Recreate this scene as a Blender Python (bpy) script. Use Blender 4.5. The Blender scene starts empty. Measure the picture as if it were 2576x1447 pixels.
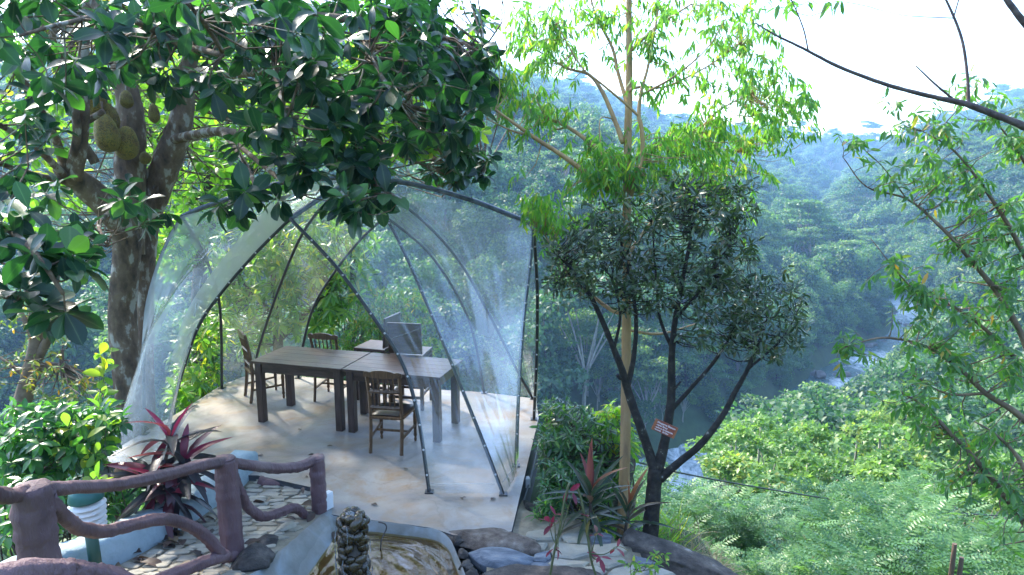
import bpy, bmesh, math, random
import numpy as np
from mathutils import Vector, Matrix, Euler
from math import radians as R_, sin, cos, pi, sqrt, atan2

SC = bpy.context.scene
COL = SC.collection
rng = np.random.default_rng(7)
random.seed(7)

# ------------------------------------------------------------------ camera, light, exposure
PITCH = R_(10.0)
CAMZ = 3.05
cd = bpy.data.cameras.new("camera"); cam = bpy.data.objects.new("camera", cd); COL.objects.link(cam)
cd.lens = 24.0; cd.sensor_width = 36.0; cd.clip_start = 0.05; cd.clip_end = 6000.0
cam.location = (0, 0, CAMZ); cam.rotation_euler = (pi / 2 - PITCH, 0, 0)
SC.camera = cam

SUN_EL = R_(40.0)
SUN_AZ = R_(-44.0)            # measured from +Y towards +X: the sun stands ahead and to the left
sun_vec = Vector((sin(SUN_AZ) * cos(SUN_EL), cos(SUN_AZ) * cos(SUN_EL), sin(SUN_EL)))
w = bpy.data.worlds.new("World"); SC.world = w; w.use_nodes = True
nt = w.node_tree; bg = nt.nodes["Background"]
sky = nt.nodes.new("ShaderNodeTexSky"); sky.sky_type = 'NISHITA'; sky.sun_disc = False
sky.sun_elevation = SUN_EL; sky.sun_rotation = SUN_AZ
sky.air_density = 1.0; sky.dust_density = 1.6; sky.ozone_density = 1.0; sky.altitude = 400
nt.links.new(sky.outputs[0], bg.inputs[0]); bg.inputs[1].default_value = 0.15
sd = bpy.data.lights.new("sun", 'SUN'); sun = bpy.data.objects.new("sun", sd); COL.objects.link(sun)
sd.energy = 2.0; sd.angle = R_(3.0); sd.color = (1.0, 0.93, 0.80)
sun.rotation_euler = sun_vec.to_track_quat('Z', 'Y').to_euler()
SC.view_settings.view_transform = 'Standard'; SC.view_settings.look = 'None'
SC.view_settings.gamma = 1.0; SC.view_settings.use_curve_mapping = False
SC.view_settings.exposure = 2.62
SC.render.engine = 'CYCLES'
cy = SC.cycles
cy.use_denoising = True; cy.max_bounces = 7; cy.diffuse_bounces = 3; cy.glossy_bounces = 3
cy.transmission_bounces = 4; cy.transparent_max_bounces = 12; cy.volume_bounces = 2
cy.caustics_reflective = False; cy.caustics_refractive = False; cy.sample_clamp_indirect = 6.0

# ------------------------------------------------------------------ survey helpers
F = 1717.0
def ray(px, py):
    u = (px - 1288.0) / F; t = (py - 723.5) / F
    return np.array([u, cos(PITCH) - sin(PITCH) * t, -(sin(PITCH) + cos(PITCH) * t)])
O0 = np.array([0.0, 0.0, CAMZ])
def Wd(px, py, d): return O0 + ray(px, py) * d                       # at depth d
def Wz(px, py, z=0.0):
    r = ray(px, py); return O0 + r * ((z - CAMZ) / r[2])
def Wy(px, py, y):
    r = ray(px, py); return O0 + r * (y / r[1])
def depth_of(P):
    P = np.atleast_2d(P)
    return P[:, 1] * cos(PITCH) - (P[:, 2] - CAMZ) * sin(PITCH)
def in_frame(P, m=0.03):
    P = np.atleast_2d(P); d = depth_of(P); dd = np.maximum(d, 1e-3)
    u = P[:, 0] / dd; v = (P[:, 1] * sin(PITCH) + (P[:, 2] - CAMZ) * cos(PITCH)) / dd
    return (d > 0.05) & (np.abs(u) < 0.75 + m) & (np.abs(v) < 0.4215 + m)

# ------------------------------------------------------------------ mesh helpers
def fastmesh(name, V, Fc, mat=None, attrs=None, smooth=True):
    V = np.ascontiguousarray(V, dtype=np.float32); Fc = np.ascontiguousarray(Fc, dtype=np.int32)
    me = bpy.data.meshes.new(name); n, k = Fc.shape
    me.vertices.add(len(V)); me.vertices.foreach_set("co", V.ravel())
    me.loops.add(n * k); me.loops.foreach_set("vertex_index", Fc.ravel())
    me.polygons.add(n); me.polygons.foreach_set("loop_start", np.arange(n, dtype=np.int32) * k)
    me.polygons.foreach_set("use_smooth", np.full(n, smooth, dtype=bool))
    for an, av in (attrs or {}).items():
        a = me.attributes.new(an, 'FLOAT', 'POINT'); a.data.foreach_set("value", np.ascontiguousarray(av, dtype=np.float32))
    me.update(calc_edges=True); me.validate()
    if mat: me.materials.append(mat)
    return me

def put(name, me, parent=None, M=None):
    o = bpy.data.objects.new(name, me); COL.objects.link(o)
    if parent is not None: o.parent = parent
    if M is not None: o.matrix_local = M
    return o
def tag(o, label=None, cat=None, group=None, kind=None):
    if label: o["label"] = label
    if cat: o["category"] = cat
    if group: o["group"] = group
    if kind: o["kind"] = kind
    return o
def thing(name, label, cat, loc=(0, 0, 0), rz=0.0, group=None):
    o = bpy.data.objects.new(name, None); COL.objects.link(o); o.location = tuple(loc); o.rotation_euler = (0, 0, rz)
    o.empty_display_size = 0.1
    return tag(o, label, cat, group)
def copy_tree(o, parent=None):
    c = o.copy(); COL.objects.link(c)
    if parent is not None: c.parent = parent
    for ch in list(o.children): copy_tree(ch, c)
    return c

class MB:
    """collects boxes, tubes, lathes as quads/tris and links them as ONE mesh object"""
    def __init__(s): s.v = []; s.f = []
    def add(s, V, Fs):
        n = len(s.v); s.v += [tuple(map(float, p)) for p in V]; s.f += [tuple(i + n for i in q) for q in Fs]; return s
    def box(s, c, d, rot=None):
        x, y, z = d[0] / 2, d[1] / 2, d[2] / 2
        P = [Vector(p) for p in ((-x, -y, -z), (x, -y, -z), (x, y, -z), (-x, y, -z), (-x, -y, z), (x, -y, z), (x, y, z), (-x, y, z))]
        if rot is not None: P = [rot @ p for p in P]
        return s.add([p + Vector(c) for p in P], [(3, 2, 1, 0), (4, 5, 6, 7), (0, 1, 5, 4), (1, 2, 6, 5), (2, 3, 7, 6), (3, 0, 4, 7)])
    def tube(s, pts, rad, sides=8, jit=0.0, cap=True, flat=1.0):
        pts = np.asarray(pts, float); m = len(pts)
        rad = np.full(m, rad) if np.isscalar(rad) else np.asarray(rad, float)
        T = np.gradient(pts, axis=0); T /= np.linalg.norm(T, axis=1)[:, None] + 1e-9
        ref = np.array([0.0, 0, 1]) if abs(T[:, 2]).mean() < 0.85 else np.array([1.0, 0, 0])
        N = np.cross(T, ref); N /= np.linalg.norm(N, axis=1)[:, None] + 1e-9
        B = np.cross(T, N); a = np.arange(sides) * 2 * pi / sides
        V = []
        for i in range(m):
            for k in range(sides):
                r = rad[i] * (1 + (random.uniform(-jit, jit) if jit else 0))
                V.append(pts[i] + N[i] * cos(a[k]) * r + B[i] * sin(a[k]) * r * flat)
        Fs = [(i * sides + k, i * sides + (k + 1) % sides, (i + 1) * sides + (k + 1) % sides, (i + 1) * sides + k) for i in range(m - 1) for k in range(sides)]
        if cap: Fs += [tuple(range(sides))[::-1], tuple((m - 1) * sides + k for k in range(sides))]
        return s.add(V, Fs)
    def lathe(s, prof, c=(0, 0, 0), sides=12):
        V = []; m = len(prof)
        for r, z in prof:
            for k in range(sides):
                a = 2 * pi * k / sides; V.append((c[0] + r * cos(a), c[1] + r * sin(a), c[2] + z))
        Fs = [(i * sides + k, i * sides + (k + 1) % sides, (i + 1) * sides + (k + 1) % sides, (i + 1) * sides + k) for i in range(m - 1) for k in range(sides)]
        Fs += [tuple(range(sides))[::-1], tuple((m - 1) * sides + k for k in range(sides))]
        return s.add(V, Fs)
    def mesh(s, name, mat, smooth=False, bevel=0.0):
        me = bpy.data.meshes.new(name); me.from_pydata(s.v, [], s.f)
        if bevel:
            bm = bmesh.new(); bm.from_mesh(me)
            bmesh.ops.bevel(bm, geom=bm.edges[:], offset=bevel, segments=1, affect='EDGES', clamp_overlap=True)
            bm.to_mesh(me); bm.free()
        for p in me.polygons: p.use_smooth = smooth
        if mat: me.materials.append(mat)
        me.update(); return me
    def build(s, name, mat, parent=None, smooth=False, bevel=0.0, M=None):
        return put(name, s.mesh(name, mat, smooth, bevel), parent, M)

def spline(pts, n=8):
    """Catmull-Rom through pts (any dimension), n samples per span"""
    P = np.asarray(pts, float); P = np.vstack([2 * P[0] - P[1], P, 2 * P[-1] - P[-2]]); out = []
    for i in range(1, len(P) - 2):
        for t in np.arange(n) / n:
            a, b, c, d = P[i - 1], P[i], P[i + 1], P[i + 2]
            out.append(0.5 * (2 * b + (c - a) * t + (2 * a - 5 * b + 4 * c - d) * t * t + (3 * b - a - 3 * c + d) * t ** 3))
    out.append(P[-2]); return np.array(out)
def resample(C, n):
    C = np.asarray(C, float); L = np.r_[0, np.cumsum(np.linalg.norm(np.diff(C[:, :3], axis=0), axis=1))]
    s = np.linspace(0, L[-1], n); return np.stack([np.interp(s, L, C[:, k]) for k in range(C.shape[1])], 1)

# ------------------------------------------------------------------ materials
def new_mat(name):
    m = bpy.data.materials.new(name); m.use_nodes = True; t = m.node_tree
    return m, t, t.nodes["Principled BSDF"], t.nodes["Material Output"]
def N(t, kind, **kw):
    n = t.nodes.new(kind)
    for k, v in kw.items():
        if k.startswith("i_"): n.inputs[k[2:].replace("_", " ")].default_value = v
        else: setattr(n, k, v)
    return n
def ramp(t, src, stops):
    r = N(t, "ShaderNodeValToRGB"); e = r.color_ramp.elements
    while len(e) < len(stops): e.new(0.5)
    for el, (p, c) in zip(e, stops): el.position = p; el.color = (*c, 1) if len(c) == 3 else c
    t.links.new(src, r.inputs[0]); return r.outputs[0]
def noise(t, vec, scale, detail=4.0, rough=0.55, dist=0.0):
    n = N(t, "ShaderNodeTexNoise"); n.inputs["Scale"].default_value = scale; n.inputs["Detail"].default_value = detail
    n.inputs["Roughness"].default_value = rough; n.inputs["Distortion"].default_value = dist
    if vec is not None: t.links.new(vec, n.inputs["Vector"])
    return n.outputs["Fac"]
def coords(t, stretch=(1, 1, 1), kind="Object"):
    if kind == "World": c = N(t, "ShaderNodeNewGeometry").outputs["Position"]
    else: c = N(t, "ShaderNodeTexCoord").outputs[kind]
    mp = N(t, "ShaderNodeMapping"); mp.inputs["Scale"].default_value = stretch; t.links.new(c, mp.inputs[0]); return mp.outputs[0]
def mixc(t, fac, a, b, mode='MIX'):
    m = N(t, "ShaderNodeMix", data_type='RGBA', blend_type=mode)
    for s, v in ((0, fac), (6, a), (7, b)):
        if hasattr(v, "is_linked"): t.links.new(v, m.inputs[s])
        elif s == 0: m.inputs[0].default_value = v
        else: m.inputs[s].default_value = (*v, 1)
    return m.outputs[2]
def bump(t, src, strength, dist=0.01, prev=None):
    b = N(t, "ShaderNodeBump"); b.inputs["Strength"].default_value = strength; b.inputs["Distance"].default_value = dist
    t.links.new(src, b.inputs["Height"])
    if prev is not None: t.links.new(prev, b.inputs["Normal"])
    return b.outputs[0]
def mat(name, stops, scale=6, rough=0.7, bstr=0.4, bscale=30, bdist=0.01, stretch=(1, 1, 1), kind="Object", detail=5, dist=0.0, stops2=None, scale2=2.0, mix2=0.5, spec=0.4, objvar=0.0, metal=0.0):
    m, t, p, o = new_mat(name); c = coords(t, stretch, kind)
    col = ramp(t, noise(t, c, scale, detail, 0.6, dist), stops)
    if stops2:
        col2 = ramp(t, noise(t, c, scale2, 3, 0.6, 0.4), stops2); col = mixc(t, mix2, col, col2)
    if objvar:
        oi = N(t, "ShaderNodeObjectInfo"); mr = N(t, "ShaderNodeMapRange"); t.links.new(oi.outputs["Random"], mr.inputs[0])
        mr.inputs[3].default_value = 1 - objvar; mr.inputs[4].default_value = 1 + objvar
        mm = N(t, "ShaderNodeVectorMath", operation='SCALE'); t.links.new(col, mm.inputs[0]); t.links.new(mr.outputs[0], mm.inputs["Scale"]); col = mm.outputs[0]
    t.links.new(col, p.inputs["Base Color"])
    p.inputs["Roughness"].default_value = rough; p.inputs["Specular IOR Level"].default_value = spec; p.inputs["Metallic"].default_value = metal
    if bstr: t.links.new(bump(t, noise(t, c, bscale, 6, 0.65), bstr, bdist), p.inputs["Normal"])
    return m
def leafmat(name, stops, trans, tfac=0.4, rough=0.4, rib=None, ribk=0.6, spec=0.5):
    """leaf: colour picked per leaf (attribute rnd + object random), pale midrib, light passing through"""
    m, t, p, o = new_mat(name)
    at = N(t, "ShaderNodeAttribute", attribute_name="rnd"); oi = N(t, "ShaderNodeObjectInfo")
    ad = N(t, "ShaderNodeMath", operation='ADD'); t.links.new(at.outputs["Fac"], ad.inputs[0]); t.links.new(oi.outputs["Random"], ad.inputs[1])
    fr = N(t, "ShaderNodeMath", operation='FRACT'); t.links.new(ad.outputs[0], fr.inputs[0])
    col = ramp(t, fr.outputs[0], stops)
    gain = ramp(t, fr.outputs[0], [(x, tuple(min(1.0, q * trans[i] ) for i, q in enumerate(c))) for x, c in stops])
    if rib:
        ma = N(t, "ShaderNodeAttribute", attribute_name="mid"); pw = N(t, "ShaderNodeMath", operation='POWER'); t.links.new(ma.outputs["Fac"], pw.inputs[0]); pw.inputs[1].default_value = 14
        ml = N(t, "ShaderNodeMath", operation='MULTIPLY'); t.links.new(pw.outputs[0], ml.inputs[0]); ml.inputs[1].default_value = ribk
        col = mixc(t, ml.outputs[0], col, rib)
    t.links.new(col, p.inputs["Base Color"]); p.inputs["Roughness"].default_value = rough; p.inputs["Specular IOR Level"].default_value = spec
    c = coords(t, (1, 1, 1)); t.links.new(bump(t, noise(t, c, 40, 3), 0.15, 0.01), p.inputs["Normal"])
    tr = N(t, "ShaderNodeBsdfTranslucent"); t.links.new(gain, tr.inputs[0])
    mx = N(t, "ShaderNodeMixShader"); mx.inputs[0].default_value = tfac
    t.links.new(p.outputs[0], mx.inputs[1]); t.links.new(tr.outputs[0], mx.inputs[2]); t.links.new(mx.outputs[0], o.inputs[0]); return m

# ------------------------------------------------------------------ leaves and plants
def leaf_tmpl(w, prof, rows, fold=0.3, curve=0.15, petiole=0.0):
    V = [(0, 0, 0)]; mid = [1.0]
    for tt in rows:
        p = prof(tt) * w; z = -curve * tt * tt; y = petiole + tt * (1 - petiole)
        V += [(-p, y, z + fold * p), (0, y, z), (p, y, z + fold * p)]; mid += [0, 1.0, 0]
    V.append((0, 1.0, -curve)); mid.append(1.0); n = len(rows); Fs = [(0, 2, 1), (0, 3, 2)]
    for i in range(n - 1):
        a = 1 + 3 * i; b = a + 3
        Fs += [(a, a + 1, b + 1), (a, b + 1, b), (a + 1, a + 2, b + 2), (a + 1, b + 2, b + 1)]
    e = 1 + 3 * (n - 1); tip = 3 * n + 1; Fs += [(e, e + 1, tip), (e + 1, e + 2, tip)]
    return np.array(V, float), np.array(Fs), np.array(mid)
obov = lambda t: sin(pi * t ** 1.25) ** 0.75
lanc = lambda t: sin(pi * t ** 0.75) ** 0.9
oval = lambda t: sin(pi * t) ** 0.8
TM = {
    "jack": [leaf_tmpl(0.27, obov, (0.25, 0.5, 0.72, 0.9), 0.25, c, 0.06) for c in (0.05, 0.2, 0.34)],
    "lance": [leaf_tmpl(0.115, lanc, (0.3, 0.65), 0.3, c) for c in (0.1, 0.25)],
    "oval": [leaf_tmpl(0.19, oval, (0.25, 0.55, 0.8), 0.3, c) for c in (0.05, 0.22)],
    "narrow": [leaf_tmpl(0.145, oval, (0.3, 0.7), 0.3, c) for c in (0.1, 0.3)],
    "coffee": [leaf_tmpl(0.21, oval, (0.2, 0.45, 0.75), 0.35, c) for c in (0.15, 0.35)],
    "strap": [leaf_tmpl(0.112, lambda t: sin(pi * min(1, t ** 0.8)) ** 0.75, (0.15, 0.35, 0.55, 0.75, 0.9), 0.45, c, 0.1) for c in (0.1, 0.45, 0.95)],
    "strapn": [leaf_tmpl(0.068, lambda t: sin(pi * min(1, t ** 0.62)) ** 0.7, (0.15, 0.35, 0.55, 0.75, 0.9), 0.5, c, 0.06) for c in (0.06, 0.22, 0.5)],
    "clump": [leaf_tmpl(0.33, oval, (0.5,), 0.3, 0.15)],
}
def norm(A): return A / (np.linalg.norm(A, axis=-1, keepdims=True) + 1e-9)
def frames(T, U, roll=None):
    """leaf frames: axis T, normal as near U as it gets -> (N,3,3), columns side, axis, normal"""
    T = norm(T); Nn = norm(U - (U * T).sum(1)[:, None] * T); B = np.cross(T, Nn); return np.stack([B, T, Nn], 2)
def leaves_mesh(name, kind, P, Rm, S, mat, rnd, variant=None):
    tv = TM[kind]; vi = rng.integers(0, len(tv), len(P)) if variant is None else variant; VV, FF, RR, MM = [], [], [], []; off = 0
    for k, (V, Fc, mid) in enumerate(tv):
        idx = np.nonzero(vi == k)[0]
        if not len(idx): continue
        X = np.einsum('nij,vj->nvi', Rm[idx] * S[idx][:, None, None], V) + P[idx][:, None, :]
        VV.append(X.reshape(-1, 3)); n = len(idx); FF.append((Fc[None] + (np.arange(n) * len(V))[:, None, None] + off).reshape(-1, 3))
        RR.append(np.repeat(rnd[idx], len(V))); MM.append(np.tile(mid, n)); off += n * len(V)
    return fastmesh(name, np.concatenate(VV), np.concatenate(FF), mat, {"rnd": np.concatenate(RR), "mid": np.concatenate(MM)})
def whorls(tips, dirs, n, size, spread=(35, 95), droop=0.25, up=1.0, jit=0.25, run=0.35):
    """leaf whorls at twig tips -> P, R, S"""
    k = len(tips); P = np.repeat(tips, n, 0); D = norm(np.repeat(dirs, n, 0)); m = len(P)
    az = np.tile(np.arange(n) * 2.39996, k) + np.repeat(rng.uniform(0, 6.28, k), n) + rng.normal(0, 0.25, m)
    ref = np.where(np.abs(D[:, 2:3]) < 0.9, [[0, 0, 1.0]], [[1.0, 0, 0]]); A = norm(np.cross(D, ref)); B = np.cross(D, A)
    sp = np.radians(spread[0] + (spread[1] - spread[0]) * np.tile(np.linspace(0, 1, n), k) + rng.normal(0, 10, m))
    T = D * np.cos(sp)[:, None] + (A * np.cos(az)[:, None] + B * np.sin(az)[:, None]) * np.sin(sp)[:, None]
    T[:, 2] -= droop * rng.uniform(0.4, 1.5, m)
    U = np.array([[0, 0, up]]) + 0.45 * D + rng.normal(0, jit, (m, 3))
    S = size * rng.uniform(0.65, 1.15, m)
    P = P - D * (np.tile(np.linspace(0, 1, n), k) * size * run)[:, None]
    return P, frames(T, U), S
def twig_mesh(name, A, B, r0, r1, mat, sag=0.08, sides=4, m=4):
    K = len(A); s = np.linspace(0, 1, m)[None, :, None]; L = np.linalg.norm(B - A, axis=1)
    off = rng.normal(0, 0.10, (K, 1, 3)) * L[:, None, None]; off[:, :, 2] -= sag * L[:, None]
    C = A[:, None] * (1 - s) + B[:, None] * s + off * (4 * s * (1 - s)); T = norm(np.gradient(C, axis=1))
    ref = np.array([0.31, 0.22, 0.92]); Nn = norm(np.cross(T, ref)); Bb = np.cross(T, Nn); a = np.arange(sides) * 2 * pi / sides
    r = (r0[:, None] * (1 - s[..., 0]) + r1 * s[..., 0])[:, :, None, None]
    V = C[:, :, None] + r * (Nn[:, :, None] * np.cos(a)[None, None, :, None] + Bb[:, :, None] * np.sin(a)[None, None, :, None])
    i, k = np.meshgrid(np.arange(m - 1), np.arange(sides), indexing='ij'); q = np.stack([i * sides + k, i * sides + (k + 1) % sides, (i + 1) * sides + (k + 1) % sides, (i + 1) * sides + k], -1).reshape(-1, 4)
    return V.reshape(-1, 3), (q[None] + (np.arange(K) * m * sides)[:, None, None]).reshape(-1, 4)

def add_leaves(root, kind, P, Rm, S, mat, nparts=300, part="leaf", stuffname="foliage"):
    """the leaves that show largest become parts, the rest one foliage part"""
    if not len(P): return
    d = depth_of(P); sz = np.where(in_frame(P) & (d > 0.1), S / np.maximum(d, 0.1), 0)
    order = np.argsort(-sz); pick = order[:nparts]; pick = pick[sz[pick] * F > 9.0]; rest = np.setdiff1d(np.arange(len(P)), pick)
    loc = np.array(root.location)
    if len(rest):
        me = leaves_mesh(stuffname, kind, P[rest] - loc, Rm[rest], S[rest], mat, rng.uniform(0, 1, len(rest)))
        tag(put(stuffname, me, root), kind="stuff")
    key = (kind, mat.name)
    if key not in LEAFMESH: LEAFMESH[key] = [fastmesh(part, V, Fc, mat, {"mid": mid}) for V, Fc, mid in TM[kind]]
    for i in pick:
        M = Matrix.Identity(4); r = Rm[i] * S[i]
        for a in range(3):
            for b in range(3): M[a][b] = r[a, b]
            M[a][3] = P[i][a] - loc[a]
        put(part, LEAFMESH[key][rng.integers(0, len(TM[kind]))], root, M)
LEAFMESH = {}

def blob_tips(blobs):
    """(px, py, rx, ry, d0, d1, n): n twig tips spread through that part of the crown, d0..d1 metres away"""
    out = []
    for px, py, rx, ry, d0, d1, n in blobs:
        for _ in range(n):
            while True:
                a, b = rng.uniform(-1, 1, 2)
                if a * a + b * b <= 1: break
            out.append(Wd(px + a * rx, py + b * ry, rng.uniform(d0, d1)))
    return np.array(out)
def limbs(specs, n=6):
    """(px, py, d, r) control points -> smoothed (m,4) arrays"""
    out = []
    for sp in specs:
        out.append(spline([(*Wd(x, y, d), r) for x, y, d, r in sp], n))
    return out
def plant(name, label, cat, base, wood, tips, leafkind, nleaf, size, lmat, wmat, spread=(35, 95), droop=0.25, up=1.0, nparts=300, group=None, twig_r=0.006, jit=0.25, bark=0.06, sides=9, outward=0.5, gravity=0.0, run=0.35):
    root = thing(name, label, cat, base, 0, group); loc = np.array(base, float)
    mb = MB(); samples = []
    for i, c in enumerate(wood):
        mb.tube(c[:, :3] - loc, np.maximum(c[:, 3], 0.002), sides if c[0, 3] > 0.02 else 6, jit=bark if c[0, 3] > 0.02 else 0.0)
        samples.append(c)
    if mb.v: mb.build("trunk", wmat, root, smooth=True)
    S4 = np.concatenate(samples) if samples else np.array([[*loc, 0.01]])
    if len(tips):
        d = np.linalg.norm(tips[:, None] - S4[None, :, :3], axis=2) + 0.25 * np.maximum(0, S4[None, :, 2] - tips[:, None, 2]); j = d.argmin(1)
        A = S4[j, :3]; r0 = np.minimum(np.maximum(S4[j, 3] * 0.55, 0.003), twig_r * 1.6)
        V, Q = twig_mesh("twigs", A - loc, tips - loc, r0, twig_r * 0.4, wmat)
        tag(put("twigs", fastmesh("twigs", V, Q, wmat), root), kind="stuff")
        dirs = norm(norm(tips - A) + rng.normal(0, outward, tips.shape) + np.array([0, 0, gravity]))
        P, Rm, S = whorls(tips, dirs, nleaf, size, spread, droop, up, jit, run)
        add_leaves(root, leafkind, P, Rm, S, lmat, nparts)
    return root
# ------------------------------------------------------------------ materials of the setting
M_floor, t, p, o = new_mat("worn concrete")
c = coords(t, (1, 1, 1), "World")
base = ramp(t, noise(t, c, 1.3, 6, 0.62, 0.8), [(0.30, (0.17, 0.145, 0.12)), (0.45, (0.28, 0.24, 0.20)), (0.56, (0.32, 0.285, 0.245)), (0.72, (0.38, 0.35, 0.31))])
tan = ramp(t, noise(t, c, 1.9, 5, 0.65, 1.2), [(0.50, (0, 0, 0)), (0.68, (1, 1, 1))])
col = mixc(t, tan, base, (0.29, 0.195, 0.115))
cool = ramp(t, noise(t, coords(t, (0.7, 1.6, 1), "World"), 1.1, 5, 0.6, 0.5), [(0.52, (0, 0, 0)), (0.75, (1, 1, 1))]); col = mixc(t, cool, col, (0.20, 0.205, 0.225))
vc = N(t, "ShaderNodeTexVoronoi", feature='DISTANCE_TO_EDGE'); vc.inputs['Scale'].default_value = 0.55; wv_ = N(t, 'ShaderNodeVectorMath', operation='MULTIPLY_ADD'); nz = N(t, 'ShaderNodeTexNoise'); nz.inputs['Scale'].default_value = 2.5; nz.inputs['Detail'].default_value = 6; t.links.new(c, nz.inputs['Vector']); t.links.new(nz.outputs['Color'], wv_.inputs[0]); wv_.inputs[1].default_value = (.55, .55, .55); t.links.new(c, wv_.inputs[2]); t.links.new(wv_.outputs[0], vc.inputs['Vector'])
crk = ramp(t, vc.outputs['Distance'], [(0.0, (0.45, 0.4, 0.36)), (0.006, (1, 1, 1))]); col = mixc(t, 0.3, col, crk, 'MULTIPLY')
speck = ramp(t, noise(t, c, 34, 3, 0.7), [(0.28, (0.55, 0.5, 0.45)), (0.37, (1, 1, 1))]); col = mixc(t, 0.8, col, speck, 'MULTIPLY')
t.links.new(col, p.inputs["Base Color"]); p.inputs["Roughness"].default_value = 0.42; p.inputs["Specular IOR Level"].default_value = 0.45
rr = ramp(t, noise(t, c, 2.3, 5), [(0.35, (0.30,) * 3), (0.65, (0.62,) * 3)]); t.links.new(rr, p.inputs["Roughness"])
b1 = bump(t, noise(t, c, 3.5, 4, 0.6, 0.8), 0.35, 0.02); t.links.new(bump(t, noise(t, c, 60, 5), 0.12, 0.004, b1), p.inputs["Normal"])

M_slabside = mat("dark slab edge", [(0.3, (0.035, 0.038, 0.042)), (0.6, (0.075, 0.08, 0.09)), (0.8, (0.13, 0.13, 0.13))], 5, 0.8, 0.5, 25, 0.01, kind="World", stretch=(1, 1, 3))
M_blue = mat("pale blue painted concrete", [(0.3, (0.22, 0.30, 0.34)), (0.5, (0.32, 0.42, 0.47)), (0.7, (0.40, 0.50, 0.55))], 5, 0.75, 0.8, 14, 0.02, kind="World", stops2=[(0.35, (0.20, 0.22, 0.19)), (0.55, (0.36, 0.46, 0.52))], scale2=1.7, mix2=0.35)
M_soil = mat("leaf littered soil", [(0.3, (0.035, 0.045, 0.018)), (0.5, (0.055, 0.085, 0.028)), (0.7, (0.075, 0.12, 0.035))], 0.8, 0.95, 0.8, 6, 0.05, kind="World", stops2=[(0.4, (0.03, 0.07, 0.02)), (0.6, (0.08, 0.10, 0.04))], scale2=0.05)
M_mortar = mat("sandy mortar", [(0.3, (0.16, 0.135, 0.095)), (0.6, (0.27, 0.235, 0.17)), (0.8, (0.33, 0.30, 0.235))], 9, 0.9, 0.7, 45, 0.01, kind="World")
M_pave = mat("buff flagstone", [(0.28, (0.17, 0.16, 0.135)), (0.5, (0.30, 0.275, 0.215)), (0.7, (0.40, 0.37, 0.30))], 6, 0.75, 0.6, 32, 0.012, kind="World", objvar=0.22, stops2=[(0.40, (0.20, 0.21, 0.21)), (0.58, (0.38, 0.335, 0.25))], scale2=4, mix2=0.45)
M_bluestone = mat("streaked blue grey stone", [(0.3, (0.07, 0.085, 0.11)), (0.5, (0.16, 0.185, 0.22)), (0.62, (0.24, 0.26, 0.29)), (0.75, (0.33, 0.30, 0.24))], 5, 0.7, 0.7, 26, 0.015, stretch=(1, 4, 1), kind="World", objvar=0.15)
M_rock = mat("dark lichened rock", [(0.3, (0.032, 0.028, 0.026)), (0.5, (0.08, 0.068, 0.06)), (0.64, (0.15, 0.125, 0.105)), (0.73, (0.36, 0.34, 0.31))], 7, 0.85, 1.0, 18, 0.03, kind="World", objvar=0.15)
M_crust = mat("brown crusted stone", [(0.3, (0.06, 0.045, 0.036)), (0.5, (0.14, 0.11, 0.09)), (0.66, (0.23, 0.195, 0.165)), (0.75, (0.36, 0.34, 0.31))], 9, 0.85, 1.0, 22, 0.03, kind="World")
M_log = mat("purple brown painted concrete", [(0.3, (0.085, 0.045, 0.05)), (0.55, (0.15, 0.082, 0.09)), (0.75, (0.21, 0.13, 0.138))], 5, 0.6, 1.0, 11, 0.03, stretch=(1, 1, 0.35), stops2=[(0.35, (0.08, 0.045, 0.05)), (0.6, (0.17, 0.10, 0.106)), (0.72, (0.23, 0.17, 0.16))], scale2=3, mix2=0.6)
M_steel = mat("black painted steel", [(0.35, (0.012, 0.013, 0.015)), (0.7, (0.035, 0.04, 0.045))], 8, 0.38, 0.15, 30, 0.004, spec=0.6, stops2=[(0.5, (0.02, 0.022, 0.025)), (0.7, (0.06, 0.06, 0.05))], scale2=6)
M_bolt = mat("galvanised bolt", [(0.3, (0.45, 0.45, 0.46)), (0.7, (0.6, 0.6, 0.62))], 8, 0.3, 0, metal=0.8)
M_table = mat("dark stained timber", [(0.3, (0.030, 0.016, 0.011)), (0.5, (0.060, 0.033, 0.024)), (0.72, (0.10, 0.062, 0.046))], 4, 0.40, 0.3, 22, 0.004, stretch=(1, 9, 9), dist=0.6, spec=0.5)
M_tableleg = mat("dark stained timber leg", [(0.3, (0.028, 0.015, 0.011)), (0.5, (0.052, 0.029, 0.022)), (0.72, (0.085, 0.05, 0.038))], 5, 0.45, 0.3, 22, 0.004, stretch=(9, 9, 1), dist=0.5, spec=0.5)
M_chair = mat("brown varnished timber", [(0.3, (0.055, 0.028, 0.013)), (0.5, (0.105, 0.056, 0.026)), (0.72, (0.17, 0.10, 0.05))], 6, 0.36, 0.25, 24, 0.003, stretch=(6, 6, 1), dist=0.5, spec=0.5)
M_leather = mat("black leatherette", [(0.3, (0.014, 0.010, 0.010)), (0.7, (0.035, 0.022, 0.02))], 6, 0.28, 0.25, 60, 0.002, spec=0.6)
M_white = mat("white plastic", [(0.3, (0.68, 0.70, 0.72)), (0.7, (0.78, 0.79, 0.80))], 6, 0.45, 0)

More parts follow.
